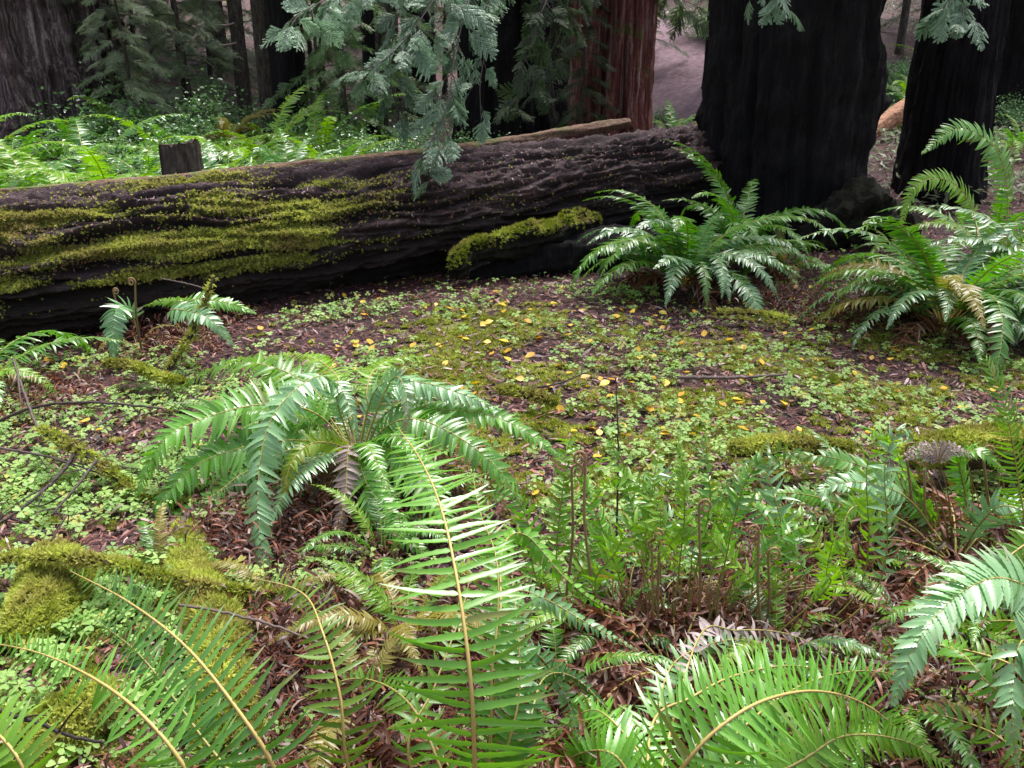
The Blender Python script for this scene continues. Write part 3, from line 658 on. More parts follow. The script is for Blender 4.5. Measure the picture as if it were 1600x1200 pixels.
for k in range(13): put_frond(r_, TPL[['green', 'lime', 'green', 'blue'][k % 4]][(k * 5) % 8], .2 + k * 2.399, .60 + .07 * (k % 4), .05 * (k % 3))
for k in range(7): put_frond(r_, TPL['dead'][k % 4], 3.6 + k * .42, .55 + .05 * (k % 3), .1, 'dead_frond')

# --- near fern at the bottom centre, tall frond crossing the picture
r_ = empty("sword_fern", (at(745, 1330, 1.3) * [1, 1, 0]) + [0, 0, .02], "nearest fern at the bottom centre with one tall frond rising past the middle fern", "fern")
c = (745, 1365, 1.32)
hero(r_, [c, (742, 1200, 1.22), (735, 1060, 1.24), (715, 910, 1.36), (688, 790, 1.55), (655, 715, 1.8), (622, 668, 2.05)], .150, .0066, 54, 'fern', hint=[(0, -1, .3), (0, -1, .5), (0, -.8, .8), (0, -.5, 1), (0, -.3, 1)], t0=.12, fwd=.02, droop=.12, seed=20, tint=1.0, rr=.0038, rtint=1.0, tipf=.75)
hero(r_, [c, (765, 1190, 1.3), (768, 1060, 1.34), (778, 960, 1.42), (775, 870, 1.52), (750, 800, 1.66), (738, 740, 1.8)], .08, .0052, 50, 'fern_lime', hint=(0, -.8, .8), t0=.15, fwd=.1, droop=.2, seed=21, tint=.35, rtint=.6)
hero(r_, [c, (790, 1180, 1.3), (812, 1080, 1.34), (808, 980, 1.42), (800, 900, 1.55)], .07, .006, 40, 'fern', hint=(0, -.8, .8), t0=.2, fwd=.15, droop=.3, seed=22, tint=.5, rtint=1)
hero(r_, [c, (640, 1190, 1.25), (680, 1070, 1.35), (720, 960, 1.5), (735, 900, 1.62)], .05, .006, 22, 'fern_lime', hint=(0, -.8, .8), t0=.4, seed=23, tint=.4, rtint=.9)
hero(r_, [(600, 1340, 1.35), (545, 1200, 1.32), (532, 1090, 1.36), (505, 990, 1.46), (470, 925, 1.6), (380, 900, 1.75)], .075, .006, 42, 'fern_lime', hint=(0, -.8, .8), t0=.22, fwd=.15, seed=24, tint=.2, rtint=1.2, dead=.15, gap=.1)
hero(r_, [c, (780, 1000, 1.5), (785, 860, 1.75), (820, 835, 1.85), (880, 900, 1.8), (930, 940, 1.78), (985, 965, 1.78)], .062, .0095, 40, 'fern', hint=(.2, -.8, .7), t0=.45, seed=25, tint=1.1, droop=.5, lay=-.3)
hero(r_, [c, (790, 1050, 1.45), (800, 930, 1.65), (850, 935, 1.7), (920, 975, 1.68), (995, 1015, 1.66)], .06, .0085, 36, 'fern_sheen', hint=(.2, -.7, .9), t0=.45, seed=26, tint=1.0, droop=.5)
hero(r_, [c, (800, 1120, 1.4), (830, 1020, 1.55), (880, 1080, 1.55), (905, 1160, 1.5)], .06, .008, 34, 'fern_sheen', hint=(.2, -.9, .7), t0=.4, seed=27, tint=.5, droop=.5)
hero(r_, [c, (820, 1150, 1.35), (850, 1060, 1.5), (900, 1060, 1.55), (960, 1120, 1.5)], .05, .0075, 30, 'fern', hint=(.2, -.9, .7), t0=.4, seed=28, tint=.0, droop=.5)
hero(r_, [c, (700, 1230, 1.3), (640, 1100, 1.45), (560, 1060, 1.6), (470, 1090, 1.6)], .07, .007, 34, 'fern_lime', hint=(0, -.7, .9), t0=.3, seed=29, tint=.2, gap=.15)
for k in range(12): put_frond(r_, TPL['dead'][k % 4], .6 + k * .36, .55 + .07 * (k % 3), .15, 'dead_frond', z=.1)

# --- bottom left fern
r_ = empty("sword_fern", (at(470, 1330, 1.28) * [1, 1, 0]) + [0, 0, .02], "yellow green fern in the bottom left corner with long open fronds reaching left", "fern")
c = (470, 1340, 1.25)
hero(r_, [c, (430, 1205, 1.22), (372, 1110, 1.27), (290, 1010, 1.38), (200, 940, 1.52), (110, 892, 1.7)], .115, .0056, 46, 'fern', hint=(-.2, -.8, .8), t0=.1, fwd=.1, droop=.15, seed=30, tint=.6, rtint=1.0, rr=.0036)
hero(r_, [(340, 1320, 1.2), (292, 1205, 1.2), (225, 1120, 1.26), (150, 1062, 1.36), (60, 1020, 1.5), (-40, 1000, 1.6)], .085, .0052, 44, 'fern', hint=(-.2, -.8, .8), t0=.1, fwd=.15, droop=.15, seed=31, tint=.9, rtint=.9)
hero(r_, [c, (330, 1170, 1.45), (275, 1095, 1.55), (215, 1020, 1.65), (145, 965, 1.8)], .085, .0052, 46, 'fern', hint=(-.2, -.8, .8), t0=.15, seed=32, tint=.35, rtint=.2)
hero(r_, [(60, 1300, 1.2), (40, 1210, 1.2), (0, 1150, 1.25), (-80, 1090, 1.4)], .09, .0068, 34, 'fern_lime', hint=(-.2, -.8, .8), t0=.1, seed=33, tint=.7, rtint=1)
if 0: hero(r_, [(-160, 1200, 1.3), (-60, 1060, 1.4), (20, 1010, 1.5), (90, 1040, 1.55)], .08, .0068, 34, 'fern_lime', hint=(-.1, -.7, .8), t0=.1, seed=34, tint=.6)
if 0: hero(r_, [c, (470, 1230, 1.3), (430, 1150, 1.4), (350, 1120, 1.5), (300, 1180, 1.5)], .07, .0068, 30, 'fern_lime', hint=(-.1, -.7, .8), t0=.2, seed=35, tint=.9)
for k in range(9): put_frond(r_, TPL['dead'][k % 4], -.4 + k * .33, .5 + .05 * (k % 3), .1, 'dead_frond', z=.06)

# --- bottom right fern with the wide arching frond
r_ = empty("sword_fern", (at(1030, 1300, 1.35) * [1, 1, 0]) + [0, 0, .02], "bright green fern at the bottom right, its wide frond arching over to the right", "fern")
c = (1010, 1290, 1.32)
hero(r_, [c, (1062, 1205, 1.3), (1120, 1140, 1.32), (1195, 1094, 1.38), (1280, 1080, 1.46), (1360, 1105, 1.5), (1440, 1175, 1.5)], .135, .0052, 64, 'fern', hint=(.0, -.8, .75), t0=.06, fwd=.3, droop=.2, seed=40, tint=1.05, rtint=.9, rr=.0038, tipf=.6)
hero(r_, [c, (1020, 1130, 1.55), (1080, 1090, 1.6), (1150, 1055, 1.68), (1240, 1040, 1.78), (1320, 1060, 1.85)], .09, .0058, 48, 'fern', hint=(0, -.6, .9), t0=.1, fwd=.3, seed=41, tint=.9, rtint=.7)
hero(r_, [c, (1040, 1060, 1.75), (1100, 1010, 1.85), (1170, 1000, 1.9), (1250, 1020, 1.9)], .055, .008, 34, 'fern_sheen', hint=(0, -.6, .9), t0=.2, seed=42, tint=.9)
hero(r_, [c, (1010, 1200, 1.45), (960, 1130, 1.55), (920, 1110, 1.62), (860, 1150, 1.6)], .07, .007, 36, 'fern', hint=(0, -.6, .9), t0=.15, seed=43, tint=.9)
hero(r_, [c, (1100, 1230, 1.4), (1180, 1180, 1.45), (1260, 1180, 1.5), (1330, 1230, 1.5)], .10, .006, 44, 'fern', hint=(0, -.8, .8), t0=.1, seed=44, tint=.5)
hero(r_, [c, (1000, 1250, 1.4), (960, 1180, 1.45), (900, 1180, 1.5), (840, 1230, 1.5)], .08, .0075, 36, 'fern', hint=(0, -.8, .8), t0=.1, seed=45, tint=.9)
for k in range(8): put_frond(r_, TPL['dead'][k % 4], .2 + k * .4, .55 + .05 * (k % 3), .1, 'dead_frond', z=.06)

hero(r_, [c, (1090, 1000, 1.8), (1150, 985, 1.85), (1230, 990, 1.85), (1310, 1025, 1.8)], .05, .0075, 34, 'fern_pale', hint=(0, -.6, .9), t0=.4, seed=46, tint=.6, gap=.15, jit=2)
hero(r_, [c, (1180, 1120, 1.55), (1280, 1060, 1.7), (1380, 1050, 1.75), (1450, 1090, 1.7)], .08, .0075, 42, 'fern', hint=(0, -.7, .9), t0=.2, seed=47, tint=.6)
hero(r_, [c, (1230, 1200, 1.4), (1320, 1150, 1.45), (1420, 1160, 1.48), (1500, 1210, 1.45)], .09, .007, 44, 'fern_lime', hint=(0, -.8, .8), t0=.2, seed=48, tint=.5)
# --- right edge fern with the white shining frond
r_ = empty("sword_fern", (at(1700, 1180, 1.75) * [1, 1, 0]) + [0, 0, .02], "fern at the lower right edge with one whitish shining frond curving down", "fern")
c = (1700, 1160, 1.72)
hero(r_, [c, (1640, 960, 1.7), (1575, 905, 1.68), (1510, 920, 1.62), (1452, 975, 1.55), (1418, 1035, 1.5), (1396, 1100, 1.47)], .10, .0115, 54, 'fern_sheen', hint=(-.35, -.55, .9), t0=.35, fwd=.25, seed=50, tint=1.2, droop=.15, tipf=.7)
hero(r_, [c, (1650, 1050, 1.55), (1600, 1000, 1.5), (1583, 1060, 1.45), (1582, 1130, 1.4), (1590, 1200, 1.38)], .085, .010, 44, 'fern_sheen', hint=(0, -.9, .7), t0=.35, seed=51, tint=1.2)
hero(r_, [c, (1610, 1175, 1.5), (1540, 1140, 1.5), (1470, 1117, 1.52), (1408, 1105, 1.55)], .075, .0075, 28, 'fern_lime', hint=(0, -1, .5), t0=.2, fwd=.15, seed=52, tint=.6, rtint=1.2, gap=.06)
hero(r_, [c, (1660, 1020, 1.8), (1600, 975, 1.85), (1540, 972, 1.9), (1470, 990, 1.95)], .06, .0065, 30, 'fern_lime', hint=(0, -.8, .7), t0=.2, seed=53, tint=.5, rtint=1)
hero(r_, [(1690, 800, 2.1), (1600, 852, 2.05), (1560, 885, 1.98), (1515, 925, 1.9)], .055, .0065, 30, 'fern_lime', hint=(0, -.8, .7), t0=.1, seed=54, tint=.5, rtint=1)
hero(r_, [c, (1600, 1050, 1.75), (1480, 1010, 1.85), (1400, 1006, 1.9), (1290, 1032, 1.95)], .05, .006, 34, 'fern_lime', hint=(0, -.8, .7), t0=.3, seed=55, tint=.6, rtint=1)
hero(r_, [c, (1560, 1080, 1.6), (1500, 1020, 1.7), (1440, 1010, 1.8), (1370, 1050, 1.8)], .06, .008, 34, 'fern', hint=(0, -.8, .7), t0=.3, seed=56, tint=.6)
for k in range(6): put_frond(r_, TPL['dead'][k % 4], 1.8 + k * .5, .6 + .05 * (k % 3), .1, 'dead_frond', z=.06)

# --- fern with fiddleheads, right of the tall frond
r_ = empty("sword_fern", gnd(1050, 1075), "upright fern with curled fiddleheads and small leaflets, right of the tall near frond", "fern")
yb = 2.0
for k, (x0, pts, Lp, np_, bl) in enumerate((
    (1010, [(985, 960), (950, 850), (905, 740), (890, 690)], .048, 34, 'fern'), (1030, [(1020, 900), (990, 800), (965, 720), (940, 660)], .045, 32, 'fern'),
    (1040, [(1060, 900), (1070, 790), (1062, 700), (1055, 655)], .048, 34, 'fern_lime'), (1060, [(1110, 900), (1140, 800), (1165, 740), (1200, 690)], .048, 34, 'fern_lime'),
    (1050, [(1090, 880), (1110, 780), (1100, 700), (1120, 660)], .045, 32, 'fern'), (1020, [(950, 930), (900, 860), (860, 800), (830, 790)], .048, 34, 'fern'),
    (1070, [(1150, 930), (1210, 850), (1270, 820), (1320, 840)], .048, 34, 'fern'), (1030, [(1010, 870), (1020, 760), (1030, 690), (1010, 650)], .045, 30, 'fern_lime'),
    (1060, [(1120, 960), (1180, 900), (1220, 900), (1260, 930)], .042, 30, 'fern'), (1000, [(930, 990), (880, 940), (850, 900), (810, 880)], .045, 32, 'fern_lime'))):
    z = [2.12, 2.18, 2.25, 2.3] if k % 2 else [2.05, 2.05, 2.1, 2.15]
    hero(r_, [(x0, 1075, yb)] + [(a, b, q) for (a, b), q in zip(pts, z)], Lp, .0062, np_, bl, hint=(random.uniform(-.6, .6), -.8, .5), t0=.45, seed=60 + k, tint=.75, jit=2.0, droop=.35, gap=.06, rtint=.1, rr=.0026)
rgf = random.Random(3)
for k in range(20):
    x0 = 850 + 27 * k; a_ = rgf.uniform(-150, 150); top_ = rgf.uniform(650, 850); dd_ = rgf.uniform(-.2, .45)
    hero(r_, [(1040 + (x0 - 1040) * .3, 1075, yb), (x0, 930, yb + dd_ * .3), (x0 + a_ * .35, top_ + 50, yb + dd_ * .7), (x0 + a_ * .9, top_, yb + dd_), (x0 + a_ * 1.5, top_ + 80, yb + dd_ * 1.1)], rgf.uniform(.048, .07), .0066, rgf.randint(28, 36), ['fern', 'fern_lime', 'fern_lime', 'fern_lime', 'fern_sheen'][k % 5],
         hint=(rgf.uniform(-.7, .7), -.8, rgf.uniform(.3, .9)), t0=.46, seed=300 + k, tint=rgf.uniform(.6, 1.2), jit=2.0, droop=.35, gap=.06, rtint=.1, rr=.0022, deadtip=.5 * (k % 5 == 0))
for px, p0, p1, sd in ((1018, 1075, 835, 1), (1030, 1080, 850, -1), (1108, 1060, 925, 1), (1122, 1060, 918, -1), (1186, 1010, 830, -1), (1200, 1010, 865, 1), (1092, 1060, 790, 1), (915, 900, 715, -1), (893, 930, 735, 1)):
    fiddle(r_, px, p0, p1, 2.0 + .02 * sd, 2.0, r=.0042, curl=.013, side=sd, bend=-8 * sd)
for k in range(18): put_frond(r_, TPL['dead'][k % 4], k * .35, .5 + .1 * (k % 4), .05, 'dead_frond', z=.05)
for k in range(34):
    hero(r_, [(1050 + 2 * (k - 11), 1075, yb), (1050 + 8 * (k - 14) + 9 * (k % 3), 940, 2.05), (1060 + 14 * (k - 14) + 14 * (k % 4), 800 + 37 * (k % 4), 2.1)], .01, .003, 4, 'fern_dead', t0=.9, seed=80 + k, name='bare_stalk', rtint=.1, dead=1.0, kind='plain')

# --- fern at the right with brown stalks and the pale dead top
r_ = empty("sword_fern", gnd(1490, 900), "fern on a tuft of brown stalks with a pale dead whorl on top", "fern")
c = (1490, 890, 2.5)
hero(r_, [c, (1440, 800, 2.5), (1380, 745, 2.52), (1300, 715, 2.5), (1212, 712, 2.5)], .075, .008, 46, 'fern', hint=(0, -.5, .9), t0=.25, seed=90, tint=.5, rtint=.1)
hero(r_, [c, (1430, 790, 2.45), (1360, 755, 2.4), (1290, 762, 2.35), (1300, 800, 2.28)], .07, .009, 40, 'fern_sheen', hint=(0, -.6, .9), t0=.5, seed=91, tint=1.0)
hero(r_, [c, (1420, 820, 2.4), (1340, 790, 2.3), (1320, 840, 2.22), (1365, 925, 2.15)], .05, .008, 40, 'fern_lime', hint=(.4, -.8, .6), t0=.45, seed=92, tint=.4)
hero(r_, [c, (1445, 790, 2.55), (1410, 720, 2.65), (1375, 680, 2.75), (1330, 660, 2.85)], .11, .010, 40, 'fern', hint=(.2, .5, .9), t0=.3, seed=93, tint=.45)
hero(r_, [c, (1420, 840, 2.45), (1320, 790, 2.45), (1220, 770, 2.42), (1110, 795, 2.38)], .05, .008, 40, 'fern', hint=(0, -.6, .9), t0=.35, seed=94, tint=.9)
hero(r_, [c, (1510, 800, 2.5), (1500, 720, 2.5), (1530, 705, 2.45), (1580, 745, 2.4)], .06, .008, 36, 'fern', hint=(0, -.6, .9), t0=.4, seed=95, tint=.7)
hero(r_, [c, (1530, 820, 2.4), (1570, 790, 2.35), (1620, 820, 2.3), (1640, 900, 2.2)], .075, .008, 36, 'fern_sheen', hint=(0, -.6, .9), t0=.25, seed=96, tint=.7)
hero(r_, [c, (1485, 800, 2.5), (1475, 745, 2.48), (1465, 722, 2.45)], .004, .002, 3, 'fern_dead', t0=.9, seed=97, name='bare_stalk', dead=1, kind='plain')
for k in range(9):
    a = D(200 - 25 * k); e = (1465 + 60 * math.cos(a), 722 - 16 * math.sin(a) - 6, 2.44)
    hero(r_, [(1465, 724, 2.45), ((1465 + e[0]) / 2, e[1] - 10, 2.44), e], .018, .0045, 12, 'fern_pale', t0=.1, seed=98 + k, name='pale_frond', tint=1.1, kind='plain', rr=.0015, dead=1)
for k in range(20):
    hero(r_, [(1485 + 3 * (k % 5), 900, 2.5), (1420 + 9 * k, 800, 2.5), (1370 + 12 * k + 9 * (k % 2), 690 + 25 * (k % 5), 2.5)], .006, .003, 3, 'fern_dead', t0=.93, seed=110 + k, name='bare_stalk', rtint=.4, dead=.9, kind='plain')
for px, p0, p1, sd in ((1415, 880, 700, 1), (1445, 890, 716, -1), (1535, 890, 705, 1)): fiddle(r_, px, p0, p1, 2.5, 2.5, r=.005, curl=.014, side=sd, bend=10)
for k in range(10): put_frond(r_, TPL['dead'][k % 4], k * .63, .75 + .06 * (k % 3), .1, 'dead_frond', z=.05)

# --- tall thin frond at the right edge of the clearing
r_ = empty("sword_fern", gnd(1640, 960), "thin upright fern crossing the clearing at the right edge", "fern")
hero(r_, [(1625, 950, 2.3), (1596, 780, 2.3), (1580, 680, 2.3), (1562, 610, 2.32), (1540, 562, 2.36)], .075, .0045, 40, 'fern_lime', hint=(0, -1, .4), t0=.25, fwd=.3, seed=120, tint=.35, rtint=.7, rr=.0026, tipf=.35)
hero(r_, [(1645, 950, 2.3), (1660, 780, 2.3), (1640, 680, 2.4), (1600, 640, 2.5)], .07, .006, 40, 'fern_lime', hint=(0, -1, .4), t0=.3, seed=121, tint=.5)
for k in range(3): put_frond(r_, TPL['green'][k], 1.0 + k * 2.1, .6)

# --- ferns of the middle distance
f1 = fern(1068, 452, label="deep green fern at the foot of the huge charred trunk", n=46, sc=1.12, mix=(('green', 3), ('blue', 5)), seed=3, dead=6, up=.12)
fern(1150, 415, label="dark upright fern against the left foot of the huge charred trunk", n=13, sc=1.1, mix=(('green', 1),), seed=4, dead=3, up=.35)
fern(1225, 425, label="small brownish green fern on the rooty foot of the huge charred trunk", n=12, sc=.62, mix=(('green', 1), ('brownish', 1)), seed=5, dead=4)
fern(1475, 515, label="big spreading fern at the right below the narrower charred trunk", n=46, sc=1.25, mix=(('green', 4), ('blue', 3), ('brownish', 1)), seed=6, dead=8)
fern(1640, 500, label="bluish shining fern cut by the right edge behind the clearing", n=34, sc=1.1, mix=(('blue', 3), ('green', 2), ('brownish', 1)), seed=7, dead=3)
ft_ = fern(1540, 425, label="tall light green fern in front of the narrower charred trunk", n=12, sc=1.1, mix=(('lime', 1), ('green', 1)), seed=8, dead=2, up=.25)
hero(ft_, [(1560, 430, 5.6), (1575, 330, 5.7), (1560, 240, 5.7), (1500, 200, 5.6), (1440, 240, 5.4)], .13, .012, 46, 'fern', hint=(0, -.8, .6), t0=.3, seed=200, tint=.6)
hero(ft_, [(1530, 430, 5.5), (1520, 330, 5.5), (1480, 282, 5.4), (1430, 292, 5.3), (1405, 360, 5.2)], .10, .011, 42, 'fern_lime', hint=(0, -.8, .6), t0=.3, seed=201, tint=.6)
fern(1400, 400, label="small fern between the two charred trunks", n=8, sc=.5, mix=(('lime', 1), ('green', 1)), seed=9, dead=2)
r_ = empty("sword_fern", gnd(215, 545), "small fern by the massive log with one whitish hanging frond and curled stalks", "fern")
hero(r_, [(222, 545, 4.4), (205, 490, 4.4), (183, 483, 4.3), (176, 520, 4.22), (177, 562, 4.15)], .10, .013, 34, 'fern_sheen', hint=(0, -.8, .8), t0=.3, seed=130, tint=1.1)
fiddle(r_, 211, 545, 440, 4.4, 4.35, r=.006, curl=.014, side=-1, bend=10); fiddle(r_, 177, 540, 455, 4.45, 4.4, r=.005, curl=.012, side=1, bend=14)
for k in range(6): put_frond(r_, TPL['dead'][k % 4], k * 1.05, .42, .1, 'dead_frond')
for k in range(3): put_frond(r_, TPL['brownish'][k], 4 + k * 1.2, .3)
r_ = empty("sword_fern", gnd(300, 540), "small fern by the massive log beside the mossy upright stick", "fern")
hero(r_, [(300, 535, 4.35), (290, 480, 4.35), (310, 468, 4.35), (360, 475, 4.35), (400, 490, 4.3)], .07, .010, 36, 'fern', hint=(0, -.5, .9), t0=.3, seed=131, tint=.8)
hero(r_, [(300, 535, 4.35), (265, 490, 4.3), (290, 485, 4.2), (330, 500, 4.1), (365, 540, 4.05)], .085, .011, 38, 'fern_sheen', hint=(.2, -.7, .9), t0=.3, seed=132, tint=.8)
hero(r_, [(300, 535, 4.35), (300, 480, 4.4), (260, 470, 4.45), (225, 478, 4.45)], .06, .010, 30, 'fern_lime', hint=(0, -.5, .9), t0=.3, seed=133, tint=.4)
for k in range(8): put_frond(r_, TPL['dead'][k % 4], k * .8, .5, .15, 'dead_frond')
fern(-40, 620, label="fern at the left edge below the massive log, fronds arching right", n=11, sc=.85, mix=(('lime', 2), ('green', 2)), seed=12, dead=5)
fern(-60, 510, label="fern at the left edge against the massive log with rusty leaflets", n=9, sc=.7, mix=(('lime', 1), ('brownish', 1)), seed=13, dead=4)
fern(470, 640, label="soft lime fern just behind the large middle fern", n=9, sc=.55, mix=(('lime', 1),), seed=14, dead=1)
fern(640, 1010, label="low fern of yellowing leaflets left of the tall near frond", n=13, sc=.50, mix=(('lime', 1), ('brownish', 3)), seed=15, dead=10)
fern(1420, 1000, label="sparse fern in rusty litter behind the whitish shining frond", n=6, sc=.5, mix=(('lime', 1), ('green', 1)), seed=16, dead=12)
fern(1290, 900, label="withered rusty fern in the litter right of the fiddleheads", n=3, sc=.45, mix=(('lime', 1),), seed=17, dead=14)
fern(430, 950, label="withered rusty fern below the long pale frond", n=3, sc=.4, mix=(('brownish', 1),), seed=18, dead=14)
fern(870, 1090, label="withered fern under the near ferns right of the tall frond", n=4, sc=.5, mix=(('green', 1),), seed=19, dead=12)
fern(560, 1130, label="withered fern with rusty mat between the two near fern clumps", n=3, sc=.45, mix=(('brownish', 1),), seed=20, dead=14)
fern(1380, 1130, label="leafy low fern in rusty litter at the bottom right, below the whitish frond", n=10, sc=.42, mix=(('lime', 1), ('green', 2), ('brownish', 1)), seed=37, dead=9)
fern(250, 905, label="small sprawling fern between the mossy branch and the thick mossy log", n=8, sc=.34, mix=(('green', 1), ('brownish', 1)), seed=38, dead=3)
fern(1210, 1035, label="glossy small fern behind the wide arching frond", n=10, sc=.42, mix=(('blue', 2), ('lime', 1)), seed=31, dead=5)
fern(935, 1010, label="small bright fern between the tall near frond and the fiddleheads", n=10, sc=.42, mix=(('lime', 1), ('green', 2)), seed=32, dead=6)
fern(600, 880, label="small green fern at the right foot of the large middle fern", n=9, sc=.45, mix=(('green', 2), ('lime', 1)), seed=33, dead=5)
fern(1560, 1010, label="leafy fern in shade below the pale dead whorl", n=10, sc=.5, mix=(('green', 2), ('lime', 1)), seed=34, dead=6)
if 0: fern(90, 1130, label="low lime fern beside the thick mossy log", n=7, sc=.38, mix=(('lime', 1),), seed=35, dead=2)
fern(1330, 850, label="thin green fern left of the brown stalked tuft", n=9, sc=.48, mix=(('lime', 1), ('green', 1)), seed=36, dead=5)
# --- bed of ferns beyond the log
bed = [(40, 7.6, 1.0, 'lime', "lime fern nearest the left edge in the bed beyond the log"), (130, 8.6, 1.1, 'green', "green fern second from the left in the bed beyond the log"),
       (165, 7.1, 1.0, 'lime', "lime arching fern close behind the log, left of the stump"), (235, 8.3, .9, 'blue', "shiny fern behind and left of the stump"),
       (330, 7.7, .95, 'blue', "bluish shining fern just right of the stump"), (390, 9.0, 1.1, 'lime', "pale lime fern further behind, right of the stump"),
       (455, 7.9, .9, 'blue', "bluish shining fern beside the mossy crest of the log"), (520, 8.8, .9, 'lime', "lime fern left of the hanging boughs"),
       (580, 8.0, .8, 'lime', "low lime fern behind the log under the hanging boughs"), (20, 10, 1.2, 'green', "dark green fern at the foot of the giant left trunk"),
       (110, 10.8, 1.1, 'blue', "bluish shining fern in the third row before the giant left trunk"), (270, 10.2, 1.1, 'green', "green fern in front of the leafy shrub"),
       (420, 11, 1.2, 'lime', "tall lime fern below the dark pair of trunks"), (500, 10.6, 1.1, 'green', "green fern right of the dark pair of trunks"),
       (690, 8.4, .5, 'lime', "tiny bright fern on the far side of the log below the boughs"), (-60, 8.5, 1.2, 'green', "green fern cut by the left edge beyond the log"),
       (350, 12, 1.1, 'brownish', "tawny fern below the trunk with dead side twigs"), (560, 12, 1.1, 'green', "far green fern at the foot of the thin black trunk"),
       (200, 12.2, 1.2, 'lime', "far lime fern left of the leafy shrub"), (1050, 12.6, .8, 'green', "fern by the lower end of the pink trail"), (1400, 10.9, .35, 'lime', "fern in the gap between the two charred trunks, beyond them"),
       (1415, 13, .9, 'green', "far fern in the gap behind the charred trunks"), (1590, 9.6, .5, 'green', "small fern behind the right charred trunk, near the right edge"), (1440, 16, 1.1, 'green', "farthest fern in the gap behind the charred trunks"),
       (-10, 7.2, 1.1, 'green', "fern right behind the log at the very left edge"), (85, 7.0, .9, 'lime', "bright fern leaning on the back of the log near the left edge"), (430, 7.3, .8, 'lime', "bright fern leaning over the mossy crest of the log")]
for k, (px, d, sc, kind, lb) in enumerate(bed):
    x = xat(px, d, 240)
    fern(pos=(x, d, float(H(x, d))), label=lb, n=18, sc=sc * 1.25, up=.02, mix=((kind, 4), ('green' if kind != 'green' else 'lime', 3), ('lime', 3)), seed=40 + k, dead=3, group="ferns in the bed beyond the log")

# ------------------------------------------------------------------ conifer sprays
def spray_geo(L=.26, nb=18, nl=.016, nw=.0030, step=.0055, seed=0, droop=.25):
    rng = np.random.default_rng(seed); mb = MB(); pos, dr, sd, tn = [], [], [], []
    twigs = []
    s = np.linspace(0, 1, 14); main = np.stack([s * L, .03 * L * np.sin(s * 3 + seed), -droop * L * s ** 2], 1); twigs.append((main, .10))
    for k in range(nb):
        t = .08 + .88 * k / nb; b = main[int(t * 13)]; sg = 1 if k % 2 else -1; ln = L * .50 * (1 - t) ** .75 * rng.uniform(.75, 1.15) + .02
        a = sg * D(rng.uniform(38, 60)); q = np.linspace(0, 1, 8)
        twigs.append((b + np.stack([q * ln * math.cos(a) + .08 * ln * q ** 2, q * ln * math.sin(a), -.3 * ln * q ** 2 + .02 * rng.normal() * q], 1), .5))
    for P, _ in twigs:
        tube(mb, P, np.linspace(.0022, .0008, len(P)), 3, 1, (.3, 0, 0), cap=False)
        ln = np.linalg.norm(np.diff(P, axis=0), axis=1).sum(); m = max(3, int(ln / step)); u = np.linspace(.03, 1, m) * (len(P) - 1)
        p = np.stack([np.interp(u, np.arange(len(P)), P[:, k]) for k in range(3)], 1); T = nrm(np.gradient(P, axis=0)).mean(0)
        Sx = nrm(np.cross(T, [0, 0, 1.]))
        for sg in (1, -1):
            n_ = len(p); a = D(58) + rng.normal(0, .12, n_); l_ = nl * (1 - .45 * (u / u.max()) ** 3) * rng.uniform(.8, 1.15, n_)
            d = np.cos(a)[:, None] * T + sg * np.sin(a)[:, None] * Sx + np.array([0, 0, 1]) * rng.normal(-.12, .2, n_)[:, None]; d = nrm(d); w_ = nrm(np.cross(d, [0, 0, 1.]) + rng.normal(0, .25, (n_, 3)))
            V = np.stack([p - w_ * nw * .4, p + w_ * nw * .4, p + d * l_[:, None] * .6 + w_ * nw, p + d * l_[:, None], p + d * l_[:, None] * .6 - w_ * nw], 1)
            f = np.arange(n_)[:, None] * 5 + np.arange(5)[None]
            tt = np.zeros((n_, 3)); tt[:, 0] = rng.uniform(.3, .9, n_) + .3 * (u / u.max()); mb.add(V.reshape(-1, 3), f, 0, np.repeat(tt, 5, 0))
    return mb
SPRAYS = [spray_geo(seed=k, L=.22 + .03 * k) for k in range(4)]
SPR = [(np.concatenate(m.v), m.f, m.m, np.concatenate(m.c)) for m in SPRAYS]
COARSE = [spray_geo(seed=10 + k, L=.42, nb=12, nl=.034, nw=.006, step=.018, droop=.35) for k in range(3)]
COA = [(np.concatenate(m.v), m.f, m.m, np.concatenate(m.c)) for m in COARSE]
def put_spray(mb, lib, k, pos, dirv, roll, sc, dt=0.0, dead=0.0):
    V, F, Mm, C = lib[k % len(lib)]; x = nrm(np.asarray(dirv, float)); up = np.array([0, 0, 1.]); y = nrm(np.cross(up, x) + 1e-6); z = np.cross(x, y)
    y2 = y * math.cos(roll) + z * math.sin(roll); z2 = np.cross(x, y2); R = np.stack([x, y2, z2], 1)
    base = mb.n; mb.v.append(V @ R.T * sc + pos); mb.c.append(C + np.array([dt, dead, 0])); mb.n += len(V)
    for f, m in zip(F, Mm): mb.f.append(f + base); mb.m.append(m)
